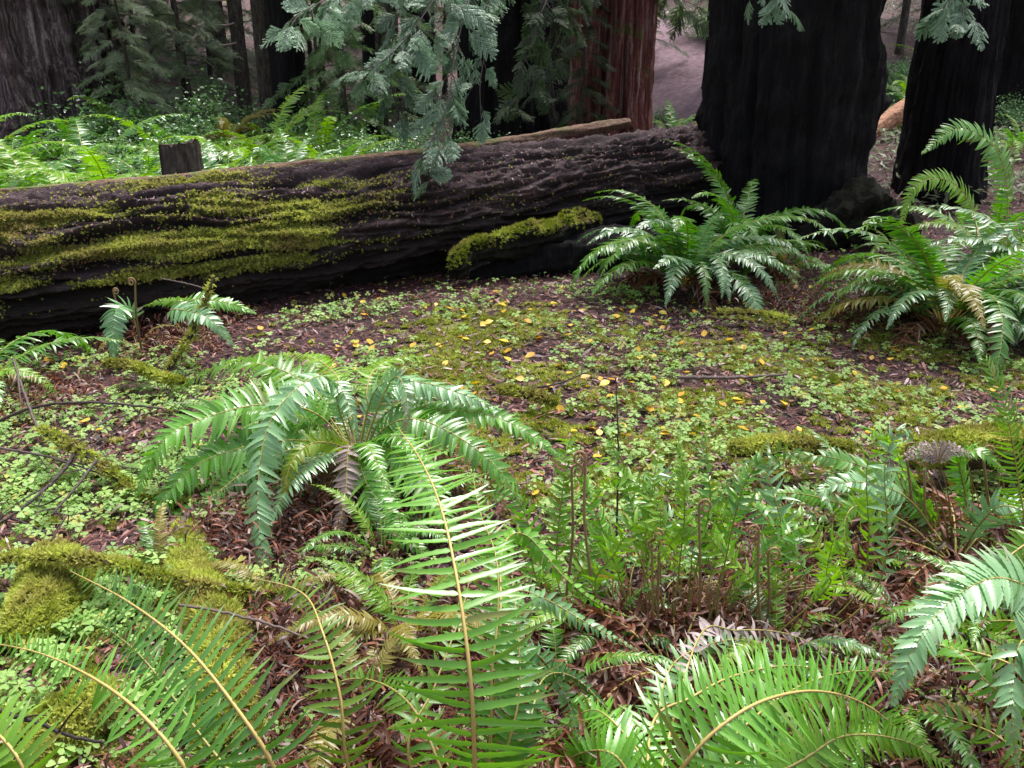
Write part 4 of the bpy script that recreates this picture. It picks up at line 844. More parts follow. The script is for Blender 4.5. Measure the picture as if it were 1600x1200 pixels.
def bough(root, pts, mat='needle', step=.085, sc=1.0, seed=0, r0=.012, spread=.28, lib=None, hang=.5, skip=.25, dt=0.0, name='bough'):
    """a main branch, side twigs every step and flat sprays on them"""
    rg = np.random.default_rng(seed + 500); c0 = np.array(root.location); lib = lib or SPR
    P = spline([at(*p) if not isinstance(p, np.ndarray) else p for p in pts], 60) - c0
    mb = MB(); tube(mb, P, np.linspace(r0, .003, 60), 6, 1, (.3, 0, 0), cap=False)
    ln = np.linalg.norm(np.diff(P, axis=0), axis=1).sum(); m = int(ln / step); T = nrm(np.gradient(P, axis=0))
    for k in range(m):
        u = skip + (1 - skip) * (k + .5) / m; i = min(58, int(u * 59)); p, t = P[i], T[i]
        sg = 1 if k % 2 else -1; sd = nrm(np.cross(t, [0, 0, 1.]))
        d = nrm(t * rg.uniform(.3, .8) + sd * sg * rg.uniform(.4, 1.0) + np.array([0, 0, -hang * rg.uniform(.3, 1.3)]))
        l2 = spread * (1 - .5 * u) * rg.uniform(.6, 1.2); q = np.linspace(0, 1, 6)[:, None]
        Q = p + d * l2 * q + np.array([0, 0, -.25 * l2]) * q ** 2; tube(mb, Q, np.linspace(.004, .0015, 6), 4, 1, (.3, 0, 0), cap=False)
        for j in range(3):
            qq = Q[[2, 4, 5][j]]; dd = nrm(d + rg.normal(0, .5, 3) + np.array([0, 0, -.3 * hang]))
            put_spray(mb, lib, int(rg.integers(0, 9)), qq, dd, rg.normal(0, .9), sc * rg.uniform(.4, .85), dt + rg.normal(0, .2))
    put_spray(mb, lib, 1, P[-1], T[-1], 0, sc * .8, dt)
    return mb.build(name, [M[mat], M['twig']], root)
dk = TREES['dark']; dl = np.array(dk.location)
def stem_from(root, z): l = np.array(root.location); return np.array([l[0], l[1], l[2] + z])
bough(dk, [stem_from(dk, 3.6), (760, -170, 9), (700, -40, 6.8), (650, 40, 6.3), (600, 95, 6.1), (560, 110, 6.0)], seed=1, step=.095, sc=1.0, dt=.1)
bough(dk, [stem_from(dk, 3.4), (780, -120, 9), (740, -20, 6.9), (712, 80, 6.4), (700, 160, 6.15), (672, 225, 5.95), (655, 262, 5.9)], seed=2, hang=.7, step=.10, sc=.95, dt=.1)
bough(dk, [stem_from(dk, 3.8), (720, -160, 9), (620, -50, 6.8), (540, -15, 6.3), (470, 20, 6.0), (455, 40, 5.9)], seed=3, step=.10, sc=.95, dt=.1)
bough(dk, [stem_from(dk, 3.5), (800, -120, 9), (770, -30, 7), (760, 70, 6.7), (750, 130, 6.5), (752, 190, 6.4)], seed=4, hang=.8, step=.2, sc=.75)
bough(dk, [stem_from(dk, 3.7), (740, -140, 9), (660, -60, 7), (620, 30, 6.6), (610, 120, 6.4), (625, 185, 6.3)], seed=5, hang=.7, step=.15, sc=.85, dt=-.2)
if 0: bough(dk, [stem_from(dk, 3.9), (700, -200, 9), (560, -90, 7.2), (520, -20, 7), (530, 60, 6.9), (560, 120, 6.9)], seed=6, hang=.6, step=.15, dt=-.2)
if 0: bough(dk, [stem_from(dk, 3.9), (820, -100, 9), (850, -60, 8), (830, -15, 7), (790, 10, 6.7)], seed=7, hang=.4, step=.12, dt=.1)
rd = TREES['red']
bough(rd, [stem_from(rd, 3.2), (880, -60, 10), (858, 60, 9.6), (835, 130, 9.4), (795, 165, 9.2)], 'needle_dark', seed=8, sc=1.2, hang=.4, spread=.3, step=.16, dt=.2, skip=.05)
bough(rd, [stem_from(rd, 3.0), (900, -40, 10), (880, 40, 9.6), (858, 90, 9.4), (850, 140, 9.3)], 'needle_dark', seed=9, sc=1.2, hang=.7, spread=.3, step=.16, dt=.0, skip=.05)
bough(rd, [stem_from(rd, 3.3), (880, -60, 10), (850, 10, 9.2), (830, 60, 9), (815, 110, 8.9)], 'needle_dark', seed=10, sc=1.3, hang=.7, spread=.35, step=.16, dt=-.1, skip=.05)
bough(rd, [stem_from(rd, 3.3), (1010, -60, 11), (1050, -10, 11.5), (1090, 10, 12)], 'needle_dark', seed=31, sc=1.5, hang=.7, spread=.5, step=.2, dt=.1, skip=.05)
b2 = TREES['b2']
bough(b2, [stem_from(b2, 3.6), (1490, -160, 6), (1500, -50, 5.0), (1502, -5, 4.8), (1520, 30, 4.7)], seed=11, sc=.8, step=.12, spread=.16, hang=.7)
bough(b2, [stem_from(b2, 3.6), (1470, -160, 6), (1485, -60, 5.0), (1488, -15, 4.8), (1478, 20, 4.75)], seed=12, sc=.7, step=.14, spread=.12, hang=.7)
b1 = TREES['b1']
bough(b1, [stem_from(b1, 3.4), (1230, -160, 6), (1215, -60, 5.3), (1205, -15, 5.2), (1232, 15, 5.2)], seed=13, sc=.7, step=.16, spread=.14, hang=.7)
bough(b1, [stem_from(b1, 3.4), (1220, -160, 6), (1195, -60, 5.3), (1180, -25, 5.2), (1172, 0, 5.2)], seed=14, sc=.6, step=.18, spread=.12, hang=.7)

# young conifers (copies of a few)
def sapling_meshes(seed, h=5.5, w=1.2, low=.5, nbr=46):
    rg = np.random.default_rng(seed); mt = MB(); z = np.linspace(-.1, h, 20)
    tube(mt, np.stack([.05 * np.sin(z), .05 * np.cos(z * .8), z], 1), np.linspace(.05, .01, 20), 8, 0, (.5, 0, 0), rough=.2, cap=False)
    mc = MB()
    for k in range(nbr):
        zz = low + (h - low) * (k / nbr) ** 1.0; az = k * 2.4 + rg.normal(0, .3); ln = w * (1 - .6 * zz / h) * rg.uniform(.5, 1.15)
        d = np.array([math.cos(az), math.sin(az), rg.uniform(-.15, .2)]); q = np.linspace(0, 1, 8)[:, None]
        P = np.array([0, 0, zz]) + d * ln * q + np.array([0, 0, -.35 * ln]) * q ** 2; tube(mc, P, np.linspace(.010, .003, 8), 4, 1, (.5, 0, 0), cap=False)
        for j in range(2, 8):
            for sg in (1, -1):
                dd = nrm(d + sg * np.array([-d[1], d[0], 0]) * rg.uniform(.4, 1) + rg.normal(0, .15, 3) + [0, 0, -.25])
                put_spray(mc, COA, int(rg.integers(0, 9)), P[j], dd, rg.normal(0, .5), rg.uniform(.5, .95) * (1 - .04 * j), rg.normal(-.05, .18), max(0, rg.normal(-.1, .25)))
    return mt.mesh("trunk", M['sapling']), mc.mesh("crown", [M['needle_grey'], M['twig']])
SAP = [sapling_meshes(k) for k in range(3)]
def sapling(px, d, k, sc, label, rz, mat=None, py=200, group="young conifers in the background"):
    x = xat(px, d, py); root = empty("young_conifer", (x, d, float(H(x, d))), label, 'tree', group, rz); root.scale = (sc,) * 3
    for nm, me in zip(('trunk', 'crown'), SAP[k % 3]):
        o = bpy.data.objects.new(nm, me); S.collection.objects.link(o); o.parent = root
        if nm == 'crown' and mat:
            o.material_slots[0].link = 'OBJECT'; o.material_slots[0].material = M[mat]
for a in ((210, 11.9, 1, .62, "short wispy young conifer behind the low glossy shrub", .3),
          (300, 13.2, 0, .8, "grey green young conifer left of the pale dead side twigs", 4.9), (340, 15, 1, .9, "hazy young conifer right behind the trunk with dead side twigs", 1.4),
          (545, 11.3, 0, .6, "fresh green young conifer near the thin black trunk", 3.6, 'shrub'), (600, 12.5, 2, .7, "green young conifer in front of the pinkish grey trunk", 5.0, 'shrub'),
          (910, 10.6, 1, .45, "small feathery conifer before the left side of the red barked trunk", 2.9, 'needle_dark'), 
          (1440, 19, 1, 1.1, "dark conifer filling the gap behind the charred trunks", 2.5, 'needle_dark'), (1385, 21, 2, 1.2, "dark conifer just right of the huge charred trunk, far back", 5.5, 'needle_dark'),
          (1130, 22, 2, 1.2, "dark conifer right of the trail, cut by the huge charred trunk", 3.1, 'needle_dark'), (985, 19, 1, 1.0, "dark conifer left of the trail behind the red barked trunk", 1.1, 'needle_dark'),
          (185, 13.2, 0, .85, "feathery grey green young conifer right of the giant left trunk", 1.0), (232, 14, 1, .9, "feathery young conifer, second right of the giant left trunk", 2.1),
          (300, 16, 2, 1.0, "dim young conifer behind the leafy shrub", 3.0), (350, 17.5, 0, 1.0, "dim grey young conifer left of the trunk with dead side twigs", 4.4),
          (530, 13, 1, .9, "green young conifer between the dark pair and the thin black trunk", 5.5, 'shrub'), (490, 15, 2, .9, "young conifer right behind the dark pair of trunks", .4),
          (630, 14, 0, .9, "shaded young conifer behind the hanging boughs", 2.8, 'needle_dark'), (860, 14.5, 1, .8, "dark young conifer left of the red barked trunk", 1.8, 'needle_dark'),
          (420, 20, 2, 1.2, "far young conifer between the thin trunks", 3.9), (250, 19, 1, 1.2, "far grey young conifer behind the feathery pair", 5.2),
          (700, 18, 2, 1.2, "far dark young conifer behind the widest dark trunk", .9, 'needle_dark'), (1100, 27, 0, 1.2, "dark young conifer above the pink trail", 2.2, 'needle_dark'),
          (1010, 28, 1, 1.3, "dark young conifer at the top left of the pink trail", 4.2, 'needle_dark'), (1420, 24, 2, 1.1, "far young conifer in the gap between the charred trunks", 1.2),
          (580, 22, 0, 1.3, "far young conifer behind the thin black trunk", 3.3), (90, 24, 1, 1.3, "far young conifer behind the giant left trunk", 2.0),
          (1060, 33, 2, 1.5, "farthest dark conifer above the pink trail", .7, 'needle_dark'), (800, 26, 1, 1.5, "far dark conifer behind the widest dark trunk, to its right", 4.0, 'needle_dark'),
          (330, 26, 0, 1.5, "farthest grey conifer up the left slope", 5.9)):
    sapling(*a)

# unseen crowns added above the view to shade the background slope
def shade_crown_mesh(seed, n=420, R=2.8, z0=4.4, h=6.0):
    rg = np.random.default_rng(seed); mc = MB()
    for k in range(38):
        zz = z0 + h * (k / 38); az = k * 2.4; ln = R * (1 - .65 * (zz - z0) / h) * rg.uniform(.6, 1.1); q = np.linspace(0, 1, 10)[:, None]
        d = np.array([math.cos(az), math.sin(az), .15]); P = np.array([0, 0, zz]) + d * ln * q + np.array([0, 0, -.25 * ln]) * q ** 2
        tube(mc, P, np.linspace(.04, .008, 10), 4, 1, (.5, 0, 0), cap=False)
        for j in range(2, 10):
            for sg in (1, -1, 1, -1):
                dd = nrm(d * .6 + sg * np.array([-d[1], d[0], 0]) * rg.uniform(.3, 1) + rg.normal(0, .2, 3) + [0, 0, -.2])
                put_spray(mc, COA, int(rg.integers(0, 9)), P[j] + dd * rg.uniform(0, .5), dd, rg.normal(0, .5), rg.uniform(1.3, 2.1), rg.normal(0, .15))
    return mc.mesh("crown", [M['needle_dark'], M['twig']])
SHADE_CRN = [shade_crown_mesh(60), shade_crown_mesh(61)]
for k, (nm, t_) in enumerate(list(TREES.items())):
    if nm in ('b1', 'b2') or t_.location.y < 16.8: continue
    o = bpy.data.objects.new("crown", SHADE_CRN[k % 2]); S.collection.objects.link(o); o.parent = t_; o.rotation_euler = (0, 0, k * 1.1); o.location = (0, 0, .0)
# leafy shrubs
def shrub_mesh(seed, n=3800):
    rg = np.random.default_rng(seed); st = MB(); tips = []
    for k in range(16):
        az = rg.uniform(0, 6.28); e = rg.uniform(.6, 1.4); L = rg.uniform(.6, 1.0); q = np.linspace(0, 1, 8)[:, None]
        d = np.array([math.cos(az) * math.cos(e), math.sin(az) * math.cos(e), math.sin(e)]); P = d * L * q + np.array([math.cos(az), math.sin(az), -.3]) * .3 * q ** 2
        tube(st, P, np.linspace(.012, .003, 8), 5, 0, (.4, 0, 0), cap=False); tips.append(P)
    tips = np.array(tips); i = rg.integers(0, 16, n); j = rg.integers(2, 8, n)
    pos = tips[i, j] + rg.normal(0, 1, (n, 3)) * np.array([.16, .16, .13]) * rg.uniform(.3, 1.2, (n, 1))
    lv = np.array([[0, 0, 0], [.3, .32, .05], [.75, .3, .03], [1, 0, -.08], [.75, -.3, .03], [.3, -.32, .05]]) * .045; lf = np.array([[0, 1, 2, 3], [0, 3, 4, 5]])
    mb = MB(); tn = np.zeros((n, 3)); tn[:, 0] = np.clip(.5 + .8 * noise(pos[:, 0] * 4, pos[:, 1] * 4, pos[:, 2] * 4) + rg.normal(0, .15, n), 0, 1.1)
    scatter(mb, lv, lf, pos, rots(n, .55, rg), rg.uniform(.6, 1.3, n), 0, tn)
    return st.mesh("stems", M['twig']), mb.mesh("foliage", M['shrub'], smooth=False)
SHR = [shrub_mesh(k) for k in range(2)]
def shrub(px, d, k, sc, label, py=200, mat=None):
    x = xat(px, d, py); root = empty("leafy_shrub", (x, d, float(H(x, d))), label, 'shrub', "shrubs beyond the log", k * 1.3); root.scale = (sc, sc, sc * .9)
    for nm, me in zip(('stem', 'foliage'), SHR[k % 2]):
        o = bpy.data.objects.new(nm, me); S.collection.objects.link(o); o.parent = root
for a in ((255, 11.6, 0, 1.15, "rounded leafy shrub beyond the fern bed, left of the thin trunks"), (140, 11.8, 1, .8, "low leafy shrub at the right foot of the giant left trunk"),
          (195, 9.6, 0, .75, "low glossy shrub among the ferns left of the rounded shrub"), (475, 12.2, 1, .8, "leafy shrub at the foot of the dark pair of trunks"),
          (600, 10.2, 0, .8, "bright leafy shrub behind the hanging boughs"), (560, 9.4, 1, .7, "low bright shrub left of the hanging boughs"), (725, 10.5, 1, .6, "shaded shrub at the foot of the widest dark trunk"),
          (1395, 15.5, 0, .9, "leafy shrub in the gap above the orange fallen trunk"), (1580, 15, 1, .9, "leafy shrub at the right edge behind the black trunk"),
          (1020, 15.5, 0, .45, "small shrub at the lower left edge of the trail"), (350, 13.6, 1, .7, "dim shrub behind the tawny fern"), (1100, 20, 1, .9, "shrub on the right bank of the trail")):
    shrub(*a)
for a in ((1425, 14.5, 1, .9, "leafy shrub left of the orange fallen trunk in the gap"), (1600, 11.5, 1, .6, "low shrub at the right edge beyond the clearing")):
    shrub(*a)
if 0: shrub(1310, 6.75, 2, .5, "dark brushy clump on the foot of the huge charred trunk", py=380)

# ------------------------------------------------------------------ sticks and branches
def branch(pts, r0, r1, label, mat='twig', moss=0.0, subs=0, seed=0, name='fallen_branch', tint=.5):
    W = np.array([at(*p) for p in pts]); rg = np.random.default_rng(seed + 77)
    if moss:
        return rough_log(name, W, [r0, (r0 + r1) / 2, r1], M['mossbranch'], label, 'branch', sides=14, amp=.3, mossy=moss, n=70, moss_side=-.3)
    P = spline(W, 50); P = P + .004 * np.stack([noise(np.arange(50) * .4, seed + k * 9.) for k in range(3)], 1) * (r0 / .006)
    c0 = P[0].copy(); root = MB(); tube(root, P - c0, np.linspace(r0, r1, 50), 7, 0, (tint, 0, 0), rough=.15)
    for k in range(subs):
        i = int(rg.uniform(8, 46)); T = nrm(P[i + 1] - P[i]); d = nrm(T + rg.normal(0, .7, 3) + [0, 0, .2]); L = rg.uniform(.06, .2); q = np.linspace(0, 1, 8)[:, None]
        tube(root, P[i] - c0 + d * L * q + np.array([0, 0, -.2 * L]) * q ** 2, np.linspace(r1 * .9, r1 * .3, 8), 5, 0, (tint, 0, 0))
    return tag(root.build(name, M['twig'], None, loc=c0), label, 'branch')
branch([(-20, 665, 3.3), (60, 635, 3.3), (150, 629, 3.25), (252, 638, 3.15)], .007, .004, "dark curved stick arching towards the large middle fern", tint=.1)
branch([(20, 560, 3.5), (40, 620, 3.3), (62, 672, 3.15), (95, 690, 3.1)], .005, .006, "thin grey forked stick at the left, crossing the dark curved one", subs=3, seed=2, tint=.6)
branch([(60, 670, 3.1), (110, 695, 3.0), (160, 730, 2.9), (215, 770, 2.8), (300, 790, 2.75)], .012, .007, "mossy crooked branch left of the large middle fern", moss=.5, seed=3)
branch([(125, 700, 3.0), (90, 745, 2.85), (40, 790, 2.7), (-20, 830, 2.6)], .008, .004, "dark branch running down left from the mossy crooked one", subs=5, seed=4, tint=.3)
branch([(150, 720, 2.9), (120, 760, 2.75), (80, 805, 2.6)], .006, .004, "short dark twig between the crooked branch and the moss mound", subs=3, seed=5, tint=.2)
branch([(0, 700, 3.0), (80, 715, 2.95), (170, 745, 2.9)], .005, .003, "thin twig crossing the crooked mossy branch", subs=4, seed=6, tint=.4)
branch([(305, 790, 2.7), (275, 830, 2.55), (250, 865, 2.45)], .010, .014, "bare purplish stub of wood above the vertical mossy log", subs=0, seed=7, tint=.7)
branch([(-30, 880, 2.2), (60, 872, 2.2), (160, 880, 2.15), (260, 905, 2.1), (370, 925, 2.1), (520, 935, 2.2)], .010, .006, "long mossy branch lying across the lower left", moss=1.0, seed=8)
branch([(280, 945, 1.9), (340, 955, 1.85), (420, 975, 1.8), (500, 1005, 1.75)], .004, .003, "pale thin stick lying over the vertical mossy log", seed=9, tint=1.3)
branch([(-20, 1105, 1.45), (60, 1130, 1.42), (110, 1150, 1.4), (170, 1162, 1.38)], .005, .003, "dark twig in the bottom left corner", subs=2, seed=10, tint=.0)
branch([(250, 690 + 130, 2.7), (160, 860, 2.5), (20, 810, 2.6)], .004, .003, "thin dark stick among the clover left", subs=3, seed=11, tint=.1)
branch([(335, 432, 4.25), (318, 480, 4.2), (295, 530, 4.1), (262, 580, 4.0)], .006, .011, "mossy upright stick leaning by the massive log", moss=.4, seed=12)
branch([(252, 435, 4.5), (300, 445, 4.4), (330, 455, 4.3)], .004, .003, "thin pale twig touching the mossy upright stick", seed=13, tint=.9)
branch([(165, 570, 4.0), (210, 575, 3.95), (250, 590, 3.85), (290, 600, 3.8)], .018, .012, "short mossy branch on the ground below the whitish hanging frond", moss=1.0, seed=14)
branch([(610, 565, 3.9), (660, 548, 4.1), (700, 535, 4.3)], .004, .003, "thin dark stick behind the large middle fern", seed=15, tint=.0)
branch([(820, 608, 3.6), (870, 600, 3.65), (915, 582, 3.75)], .005, .003, "thin dark curved stick in the middle of the clearing", subs=1, seed=16, tint=.0)
branch([(963, 850, 2.5), (966, 700, 2.6), (962, 590, 2.7)], .004, .002, "thin dark upright stem rising over the clearing", subs=1, seed=17, tint=.0)
branch([(1110, 850, 2.4), (1160, 760, 2.45), (1210, 690, 2.5)], .004, .002, "dark slanting stem right of the fiddlehead fern", seed=18, tint=.0)
branch([(1060, 590, 3.9), (1150, 590, 3.9), (1230, 585, 3.95)], .010, .006, "low greyish stick lying at the centre of the clearing", seed=19, tint=.8)
branch([(1120, 490, 4.9), (1180, 490, 4.9), (1230, 500, 4.85)], .012, .008, "mossy stick near the foot of the deep green fern", moss=.8, seed=20)
branch([(780, 610, 3.5), (830, 620, 3.45), (870, 632, 3.4)], .02, .012, "short mossy stick right of the large middle fern", moss=1.0, seed=21)
branch([(1410, 300, 7.2), (1385, 330, 6.9), (1360, 350, 6.7)], .006, .004, "thin pale stick in the gap between the charred trunks", seed=22, tint=1.3)
rgt = random.Random(9)
for k in range(16):
    px, py = rgt.uniform(-10, 330), rgt.uniform(640, 880); g_ = gnd(px, py); an = rgt.uniform(0, 6.28); L_ = rgt.uniform(.15, .4); zz = [.02 + rgt.uniform(0, .12) for _ in range(3)]
    W = [g_ + np.array([math.cos(an) * L_ * t, math.sin(an) * L_ * t, z_]) + np.array([rgt.gauss(0, .02), rgt.gauss(0, .02), 0]) for t, z_ in zip((-.5, 0, .5), zz)]
    mb = MB(); P = spline(W, 24); tube(mb, P - W[0], np.linspace(.0035, .0015, 24), 5, 0, (rgt.uniform(0, .9), 0, 0))
    for q_ in range(2):
        i_ = rgt.randint(6, 20); d_ = np.array([rgt.gauss(0, 1), rgt.gauss(0, 1), .4]); Q = P[i_] - W[0] + np.outer(np.linspace(0, 1, 6), d_ / np.linalg.norm(d_) * rgt.uniform(.05, .12)); tube(mb, Q, np.linspace(.0018, .0008, 6), 4, 0, (.4, 0, 0))
    tag(mb.build("dead_twig", M['twig'], None, loc=W[0]), "thin dead twig tangled among the clover left of the large middle fern", "twig", "dead twigs tangled at the left")
# mossy logs lower left
rough_log("mossy_log", [at(290, 830, 2.65), at(300, 900, 2.3), at(340, 980, 2.0), at(350, 1060, 1.8), at(365, 1200, 1.55)], [.035, .05, .06, .06, .06], M['mossbranch'],
          "thick moss covered log pointing at the camera in the lower left", "log", amp=.22, mossy=1.3, moss_side=-.3)
rough_log("mossy_mound", [at(10, 1010, 1.95), at(60, 960, 2.05), at(90, 900, 2.25), at(70, 865, 2.4)], [.05, .085, .08, .04], M['mossbranch'],
          "rounded yellow green moss mound at the left edge", "mound", amp=.35, mossy=1.5, moss_side=-.4, flatten=.55, mt=.1)
rough_log("mossy_mound", [at(40, 1190, 1.55), at(110, 1130, 1.65), at(180, 1090, 1.7)], [.05, .07, .04], M['mossbranch'],
          "smaller moss mound under the fronds in the bottom left corner", "mound", amp=.35, mossy=1.2, moss_side=-.4, flatten=.7)

# ------------------------------------------------------------------ ground cover (stuff)
RUST = np.array([[*gnd(1420, 1130)[:2], .34], [*gnd(1250, 1020)[:2], .3], [*gnd(480, 1060)[:2], .22], [*gnd(1250, 930)[:2], .42], [*gnd(1050, 1020)[:2], .34], [*gnd(560, 1100)[:2], .30], [*gnd(430, 850)[:2], .26], [*gnd(1400, 930)[:2], .36], [*gnd(1350, 1030)[:2], .3], [*gnd(850, 1050)[:2], .26]])
def rust(x, y): return np.max([np.exp(-(((x - a) ** 2 + (y - b) ** 2) / c ** 2) ** 2) for a, b, c in RUST], 0)
def gpos(x, y, dz=0.0): return np.stack([x, y, H(x, y) + .010 * noise(x * 7, y * 7) + .007 * noise(x * 19, y * 19, 3) + dz], -1)
def in_view(x, y, m=.15):
    return (np.abs(x) < (y + .4) * (.58 + m)) 
def litter():
    n = 130000; y = .8 + 8.7 * RNG.uniform(0, 1, n) ** 1.5; x = (y + .8) * RNG.uniform(-.85, .85, n)
    lv = np.array([[-.5, -.09, 0], [0, -.13, .04], [.5, -.03, 0], [.5, .03, 0], [0, .13, .04], [-.5, .09, 0]]); lf = np.array([[0, 1, 4, 5], [1, 2, 3, 4]])
    tn = np.zeros((n, 3)); tn[:, 0] = np.clip(RNG.normal(.45, .32, n), 0, 1.2); tn[:, 1] = (RNG.uniform(0, 1, n) < .05 + .13 * sstep(-.1, .5, fbm(x * 1.4, y * 2, 21, 2))) * RNG.uniform(.2, 1, n)
    mb = MB(); scatter(mb, lv, lf, gpos(x, y, 0) + np.stack([0 * x, 0 * x, RNG.uniform(.004, .022, n)], 1), rots(n, .28), RNG.uniform(.010, .045, n) * (1 + .6 * (RNG.uniform(0, 1, n) < .1)), 0, tn)
    tag(mb.build("leaf_litter", M['litter'], smooth=False), "reddish brown leaf and needle litter covering the forest floor", "litter", None, 'stuff')
litter()
def moss_cover():
    n = 260000; y = 1.3 + 5.2 * RNG.uniform(0, 1, n) ** 1.3; x = (y + .4) * RNG.uniform(-.7, .7, n)
    f = moss_field(x, y) + .55 * fbm(x * 10, y * 10, 4, 4); keep = f - .5 * rust(x, y) > .53 - .10 * sstep(4.2, 3, y); x, y = x[keep], y[keep]; n = len(x)
    tv, tf = tuft_tpl(5, .012, .005); tn = np.zeros((n, 3)); tn[:, 0] = np.clip(.55 + .5 * fbm(x * 4, y * 4, 8, 2) + RNG.normal(0, .22, n), 0, 1.2)
    tn[:, 1] = np.clip(.1 + .5 * noise(x * 3, y * 3, 6) + RNG.normal(0, .1, n), 0, .7)
    mb = MB(); scatter(mb, tv, tf, gpos(x, y, .003), rots(n, .3), RNG.uniform(.7, 1.7, n), 0, tn)
    tag(mb.build("ground_moss", M['moss'], smooth=False), "yellow green moss patches spread over the clearing", "moss", None, 'stuff')
moss_cover()
def oxalis():
    n = 52000; y = 1.3 + 5.6 * RNG.uniform(0, 1, n) ** 1.25; x = (y + .4) * RNG.uniform(-.75, .75, n)
    k = .42 + .95 * fbm(x * 2.2, y * 2.2, 12, 4)
    left = (1 - sstep(-.75, -.15, x)) * (1 - sstep(3.9, 4.6, y))
    logfoot = np.exp(-((y - (5.35 + .28 * x)) / .22) ** 2) * sstep(-1.7, -1.2, x) * (1 - sstep(.8, 1.2, x))
    mid = .60 * sstep(-.2, .4, x) * (1 - sstep(4.3, 5.4, y)) + .14
    keep = RNG.uniform(0, 1, n) < np.clip(k * 1.6, 0, 1) * np.clip(left * 1.0 + logfoot * .8 + mid * .75, 0, 1) * (1 - .93 * rust(x, y)); x, y = x[keep], y[keep]; n = len(x)
    V, F = [], []
    for a in range(3):
        t = a * 2 * math.pi / 3; c, s_ = math.cos(t), math.sin(t)
        pts = [(.05, 0, 0), (.45, .36, .02), (.85, .46, -.05), (1.0, .25, -.08), (.86, 0, -.03), (1.0, -.25, -.08), (.85, -.46, -.05), (.45, -.36, .02)]
        b = len(V); V += [(p[0] * c - p[1] * s_, p[0] * s_ + p[1] * c, p[2] + .05) for p in pts]; F += [(b, b + 1, b + 2, b + 3), (b, b + 3, b + 4, b + 4), (b, b + 4, b + 5, b + 5), (b, b + 5, b + 6, b + 7)]
    V = np.array(V); F3 = []
    for f in F:
        f = list(dict.fromkeys(f)); F3 += [(f[0], f[i], f[i + 1]) for i in range(1, len(f) - 1)]
    F3 = np.array(F3)
    hgt = RNG.uniform(.02, .07, n); sc = .008 + .022 * RNG.uniform(0, 1, n) ** 1.5; P = gpos(x, y, 0) + np.stack([0 * x, 0 * x, hgt], 1)
    tn = np.zeros((n, 3)); tn[:, 0] = np.clip(RNG.normal(.55, .28, n), 0, 1.1); tn[:, 1] = (RNG.uniform(0, 1, n) < .05) * .8
    mb = MB(); scatter(mb, V, F3, P, rots(n, .28), sc, 0, tn)
    sv = np.array([[-.0008, 0, 0], [.0008, 0, 0], [0, 0, -1.0]]); R = rots(n, .0); R = R * 1.0
    st = P[:, None] + np.stack([np.tile([-.0009, 0, 0], (n, 1)), np.tile([.0009, 0, 0], (n, 1)), np.stack([RNG.normal(0, .008, n), RNG.normal(0, .008, n), -hgt - .01], 1)], 1)
    mb.add(st.reshape(-1, 3), np.arange(n * 3).reshape(-1, 3), 0, (.4, .3, 0))
    tag(mb.build("clover_cover", M['oxalis'], smooth=False), "light green three leaved clover plants carpeting the forest floor", "ground cover", None, 'stuff')
oxalis()
def far_cover():
    n = 60000; y = 8 + 26 * RNG.uniform(0, 1, n) ** 1.2; x = y * RNG.uniform(-.68, .68, n)
    k = fbm(x * .5, y * .5, 4, 3) > -.05; a = gnd(1052, 172); path = (np.abs(x - (a[0] + (y - a[1]) * .19)) < 2.0) & (y > 13.5); k &= ~path; x, y = x[k], y[k]; n = len(x)
    lv = np.array([[0, 0, 0], [.4, .25, .15], [1, 0, .1], [.4, -.25, .15]]) * .10; tn = np.zeros((n, 3)); tn[:, 0] = RNG.uniform(0, .9, n); tn[:, 1] = np.clip(RNG.normal(.3, .4, n), 0, .9)
    P = np.stack([x, y, H(x, y) + RNG.uniform(0, .18, n)], 1); mb = MB(); scatter(mb, lv, np.array([[0, 1, 2, 3]]), P, rots(n, .6), RNG.uniform(.4, 1.1, n), 0, tn)
    tag(mb.build("undergrowth", M['needle_grey'], smooth=False), "low dim undergrowth over the slope behind the fern bed", "undergrowth", None, 'stuff')
far_cover()
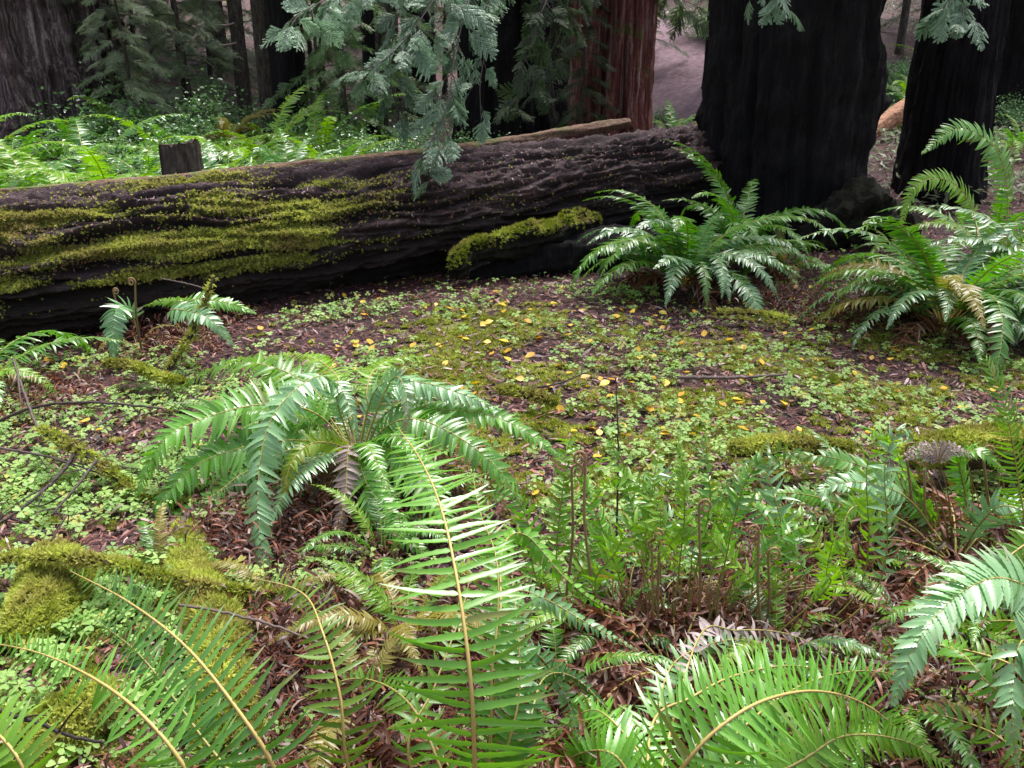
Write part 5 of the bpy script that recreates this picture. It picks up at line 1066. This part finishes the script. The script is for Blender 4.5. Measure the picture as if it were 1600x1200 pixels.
# rusty litter of dead fern leaflets below the near ferns
def dead_mat():
    n = 42000; V = []; spots = [((560, 1120), .45, 1.5), ((1250, 930), .55, 1.9), ((1430, 1130), .3, 1.2), ((470, 1020), .25, 1), ((870, 1080), .35, 1), ((430, 830), .3, 1), ((1480, 1040), .4, 1.4), ((620, 800), .35, 1), ((1400, 500), .45, .7), ((1240, 480), .4, .5), ((290, 520), .35, .5), ((1050, 1050), .4, 1.2), ((60, 640), .3, .5)]
    wts = np.array([s[2] for s in spots]); ii = RNG.choice(len(spots), n, p=wts / wts.sum()); c = np.array([gnd(*s[0]) for s in spots]); rr = np.array([s[1] for s in spots])
    x = c[ii, 0] + RNG.normal(0, .5, n) * rr[ii]; y = c[ii, 1] + RNG.normal(0, .5, n) * rr[ii]
    keep = y > .9; x, y = x[keep], y[keep]; n = len(x)
    u = np.array([0, .3, .7, 1]); lv = np.array([[t, s * w_, z] for t, w_, z in ((0, .05, 0), (.35, .075, .14), (.7, .055, .12), (1, .01, -.05)) for s in (1, -1)]); lf = np.array([[0, 1, 3, 2], [2, 3, 5, 4], [4, 5, 7, 6]])
    tn = np.zeros((n, 3)); tn[:, 0] = np.clip(RNG.normal(.4, .35, n), 0, 1.3); tn[:, 1] = (RNG.uniform(0, 1, n) < .08) * .7
    mb = MB(); scatter(mb, lv, lf, gpos(x, y, 0) + np.stack([0 * x, 0 * x, np.abs(RNG.normal(0, .05, n))], 1), rots(n, .55), RNG.uniform(.02, .062, n), 0, tn)
    tag(mb.build("dead_fern_litter", M['fern_dead']), "rusty brown mat of dead fern leaflets below the living fronds", "litter", None, 'stuff')
dead_mat()

# single fallen leaves
def leaf_mesh(k):
    rg = np.random.default_rng(k); n = 9; u = np.linspace(0, 1, n); wd = .36 * np.sin(np.pi * np.clip(u, .02, .985) ** .8) + .01
    cu = rg.uniform(-.25, .35); V = []
    for i in range(n):
        z = cu * (u[i] - .5) ** 2; V += [(u[i] - .5, -wd[i], z + .10 * wd[i]), (u[i] - .5, 0, z), (u[i] - .5, wd[i], z + .14 * wd[i])]
    F = [(3 * i + j, 3 * i + j + 1, 3 * i + j + 4, 3 * i + j + 3) for i in range(n - 1) for j in range(2)]
    mb = MB(); mb.add(np.array(V), np.array(F), 0, (.2 + .25 * k, 0, 0)); tube(mb, np.array([[-.5, 0, 0], [-.62, .02, .02], [-.75, .03, .02]]), .012, 4, 0, (.2, .5, 0))
    return mb.mesh("fallen_leaf", M['yellow'])
LEAF = [leaf_mesh(k) for k in range(4)]
br_leaf = [leaf_mesh(9) for _ in range(1)]
def drop_leaves():
    rg = random.Random(5)
    for k in range(290):
        if k < 195: px, py = rg.gauss(1000, 230), rg.uniform(455, 690)
        elif k < 235: px, py = rg.uniform(380, 1000), rg.uniform(440, 600)
        elif k < 265: px, py = rg.uniform(0, 330), rg.uniform(540, 1000)
        else: px, py = rg.uniform(380, 1500), rg.uniform(700, 1000)
        if not (0 < px < 1600): continue
        p = gnd(px, py); o = bpy.data.objects.new("fallen_leaf", LEAF[k % 4]); S.collection.objects.link(o)
        o.location = (p[0], p[1], p[2] + .018 + rg.uniform(0, .015)); o.rotation_euler = (rg.gauss(0, .3), rg.gauss(0, .3), rg.uniform(0, 6.28)); o.scale = (rg.uniform(.028, .058),) * 3
        tag(o, "small yellow to orange leaf fallen on the forest floor", "fallen leaf", "yellow leaves fallen over the clearing")
drop_leaves()
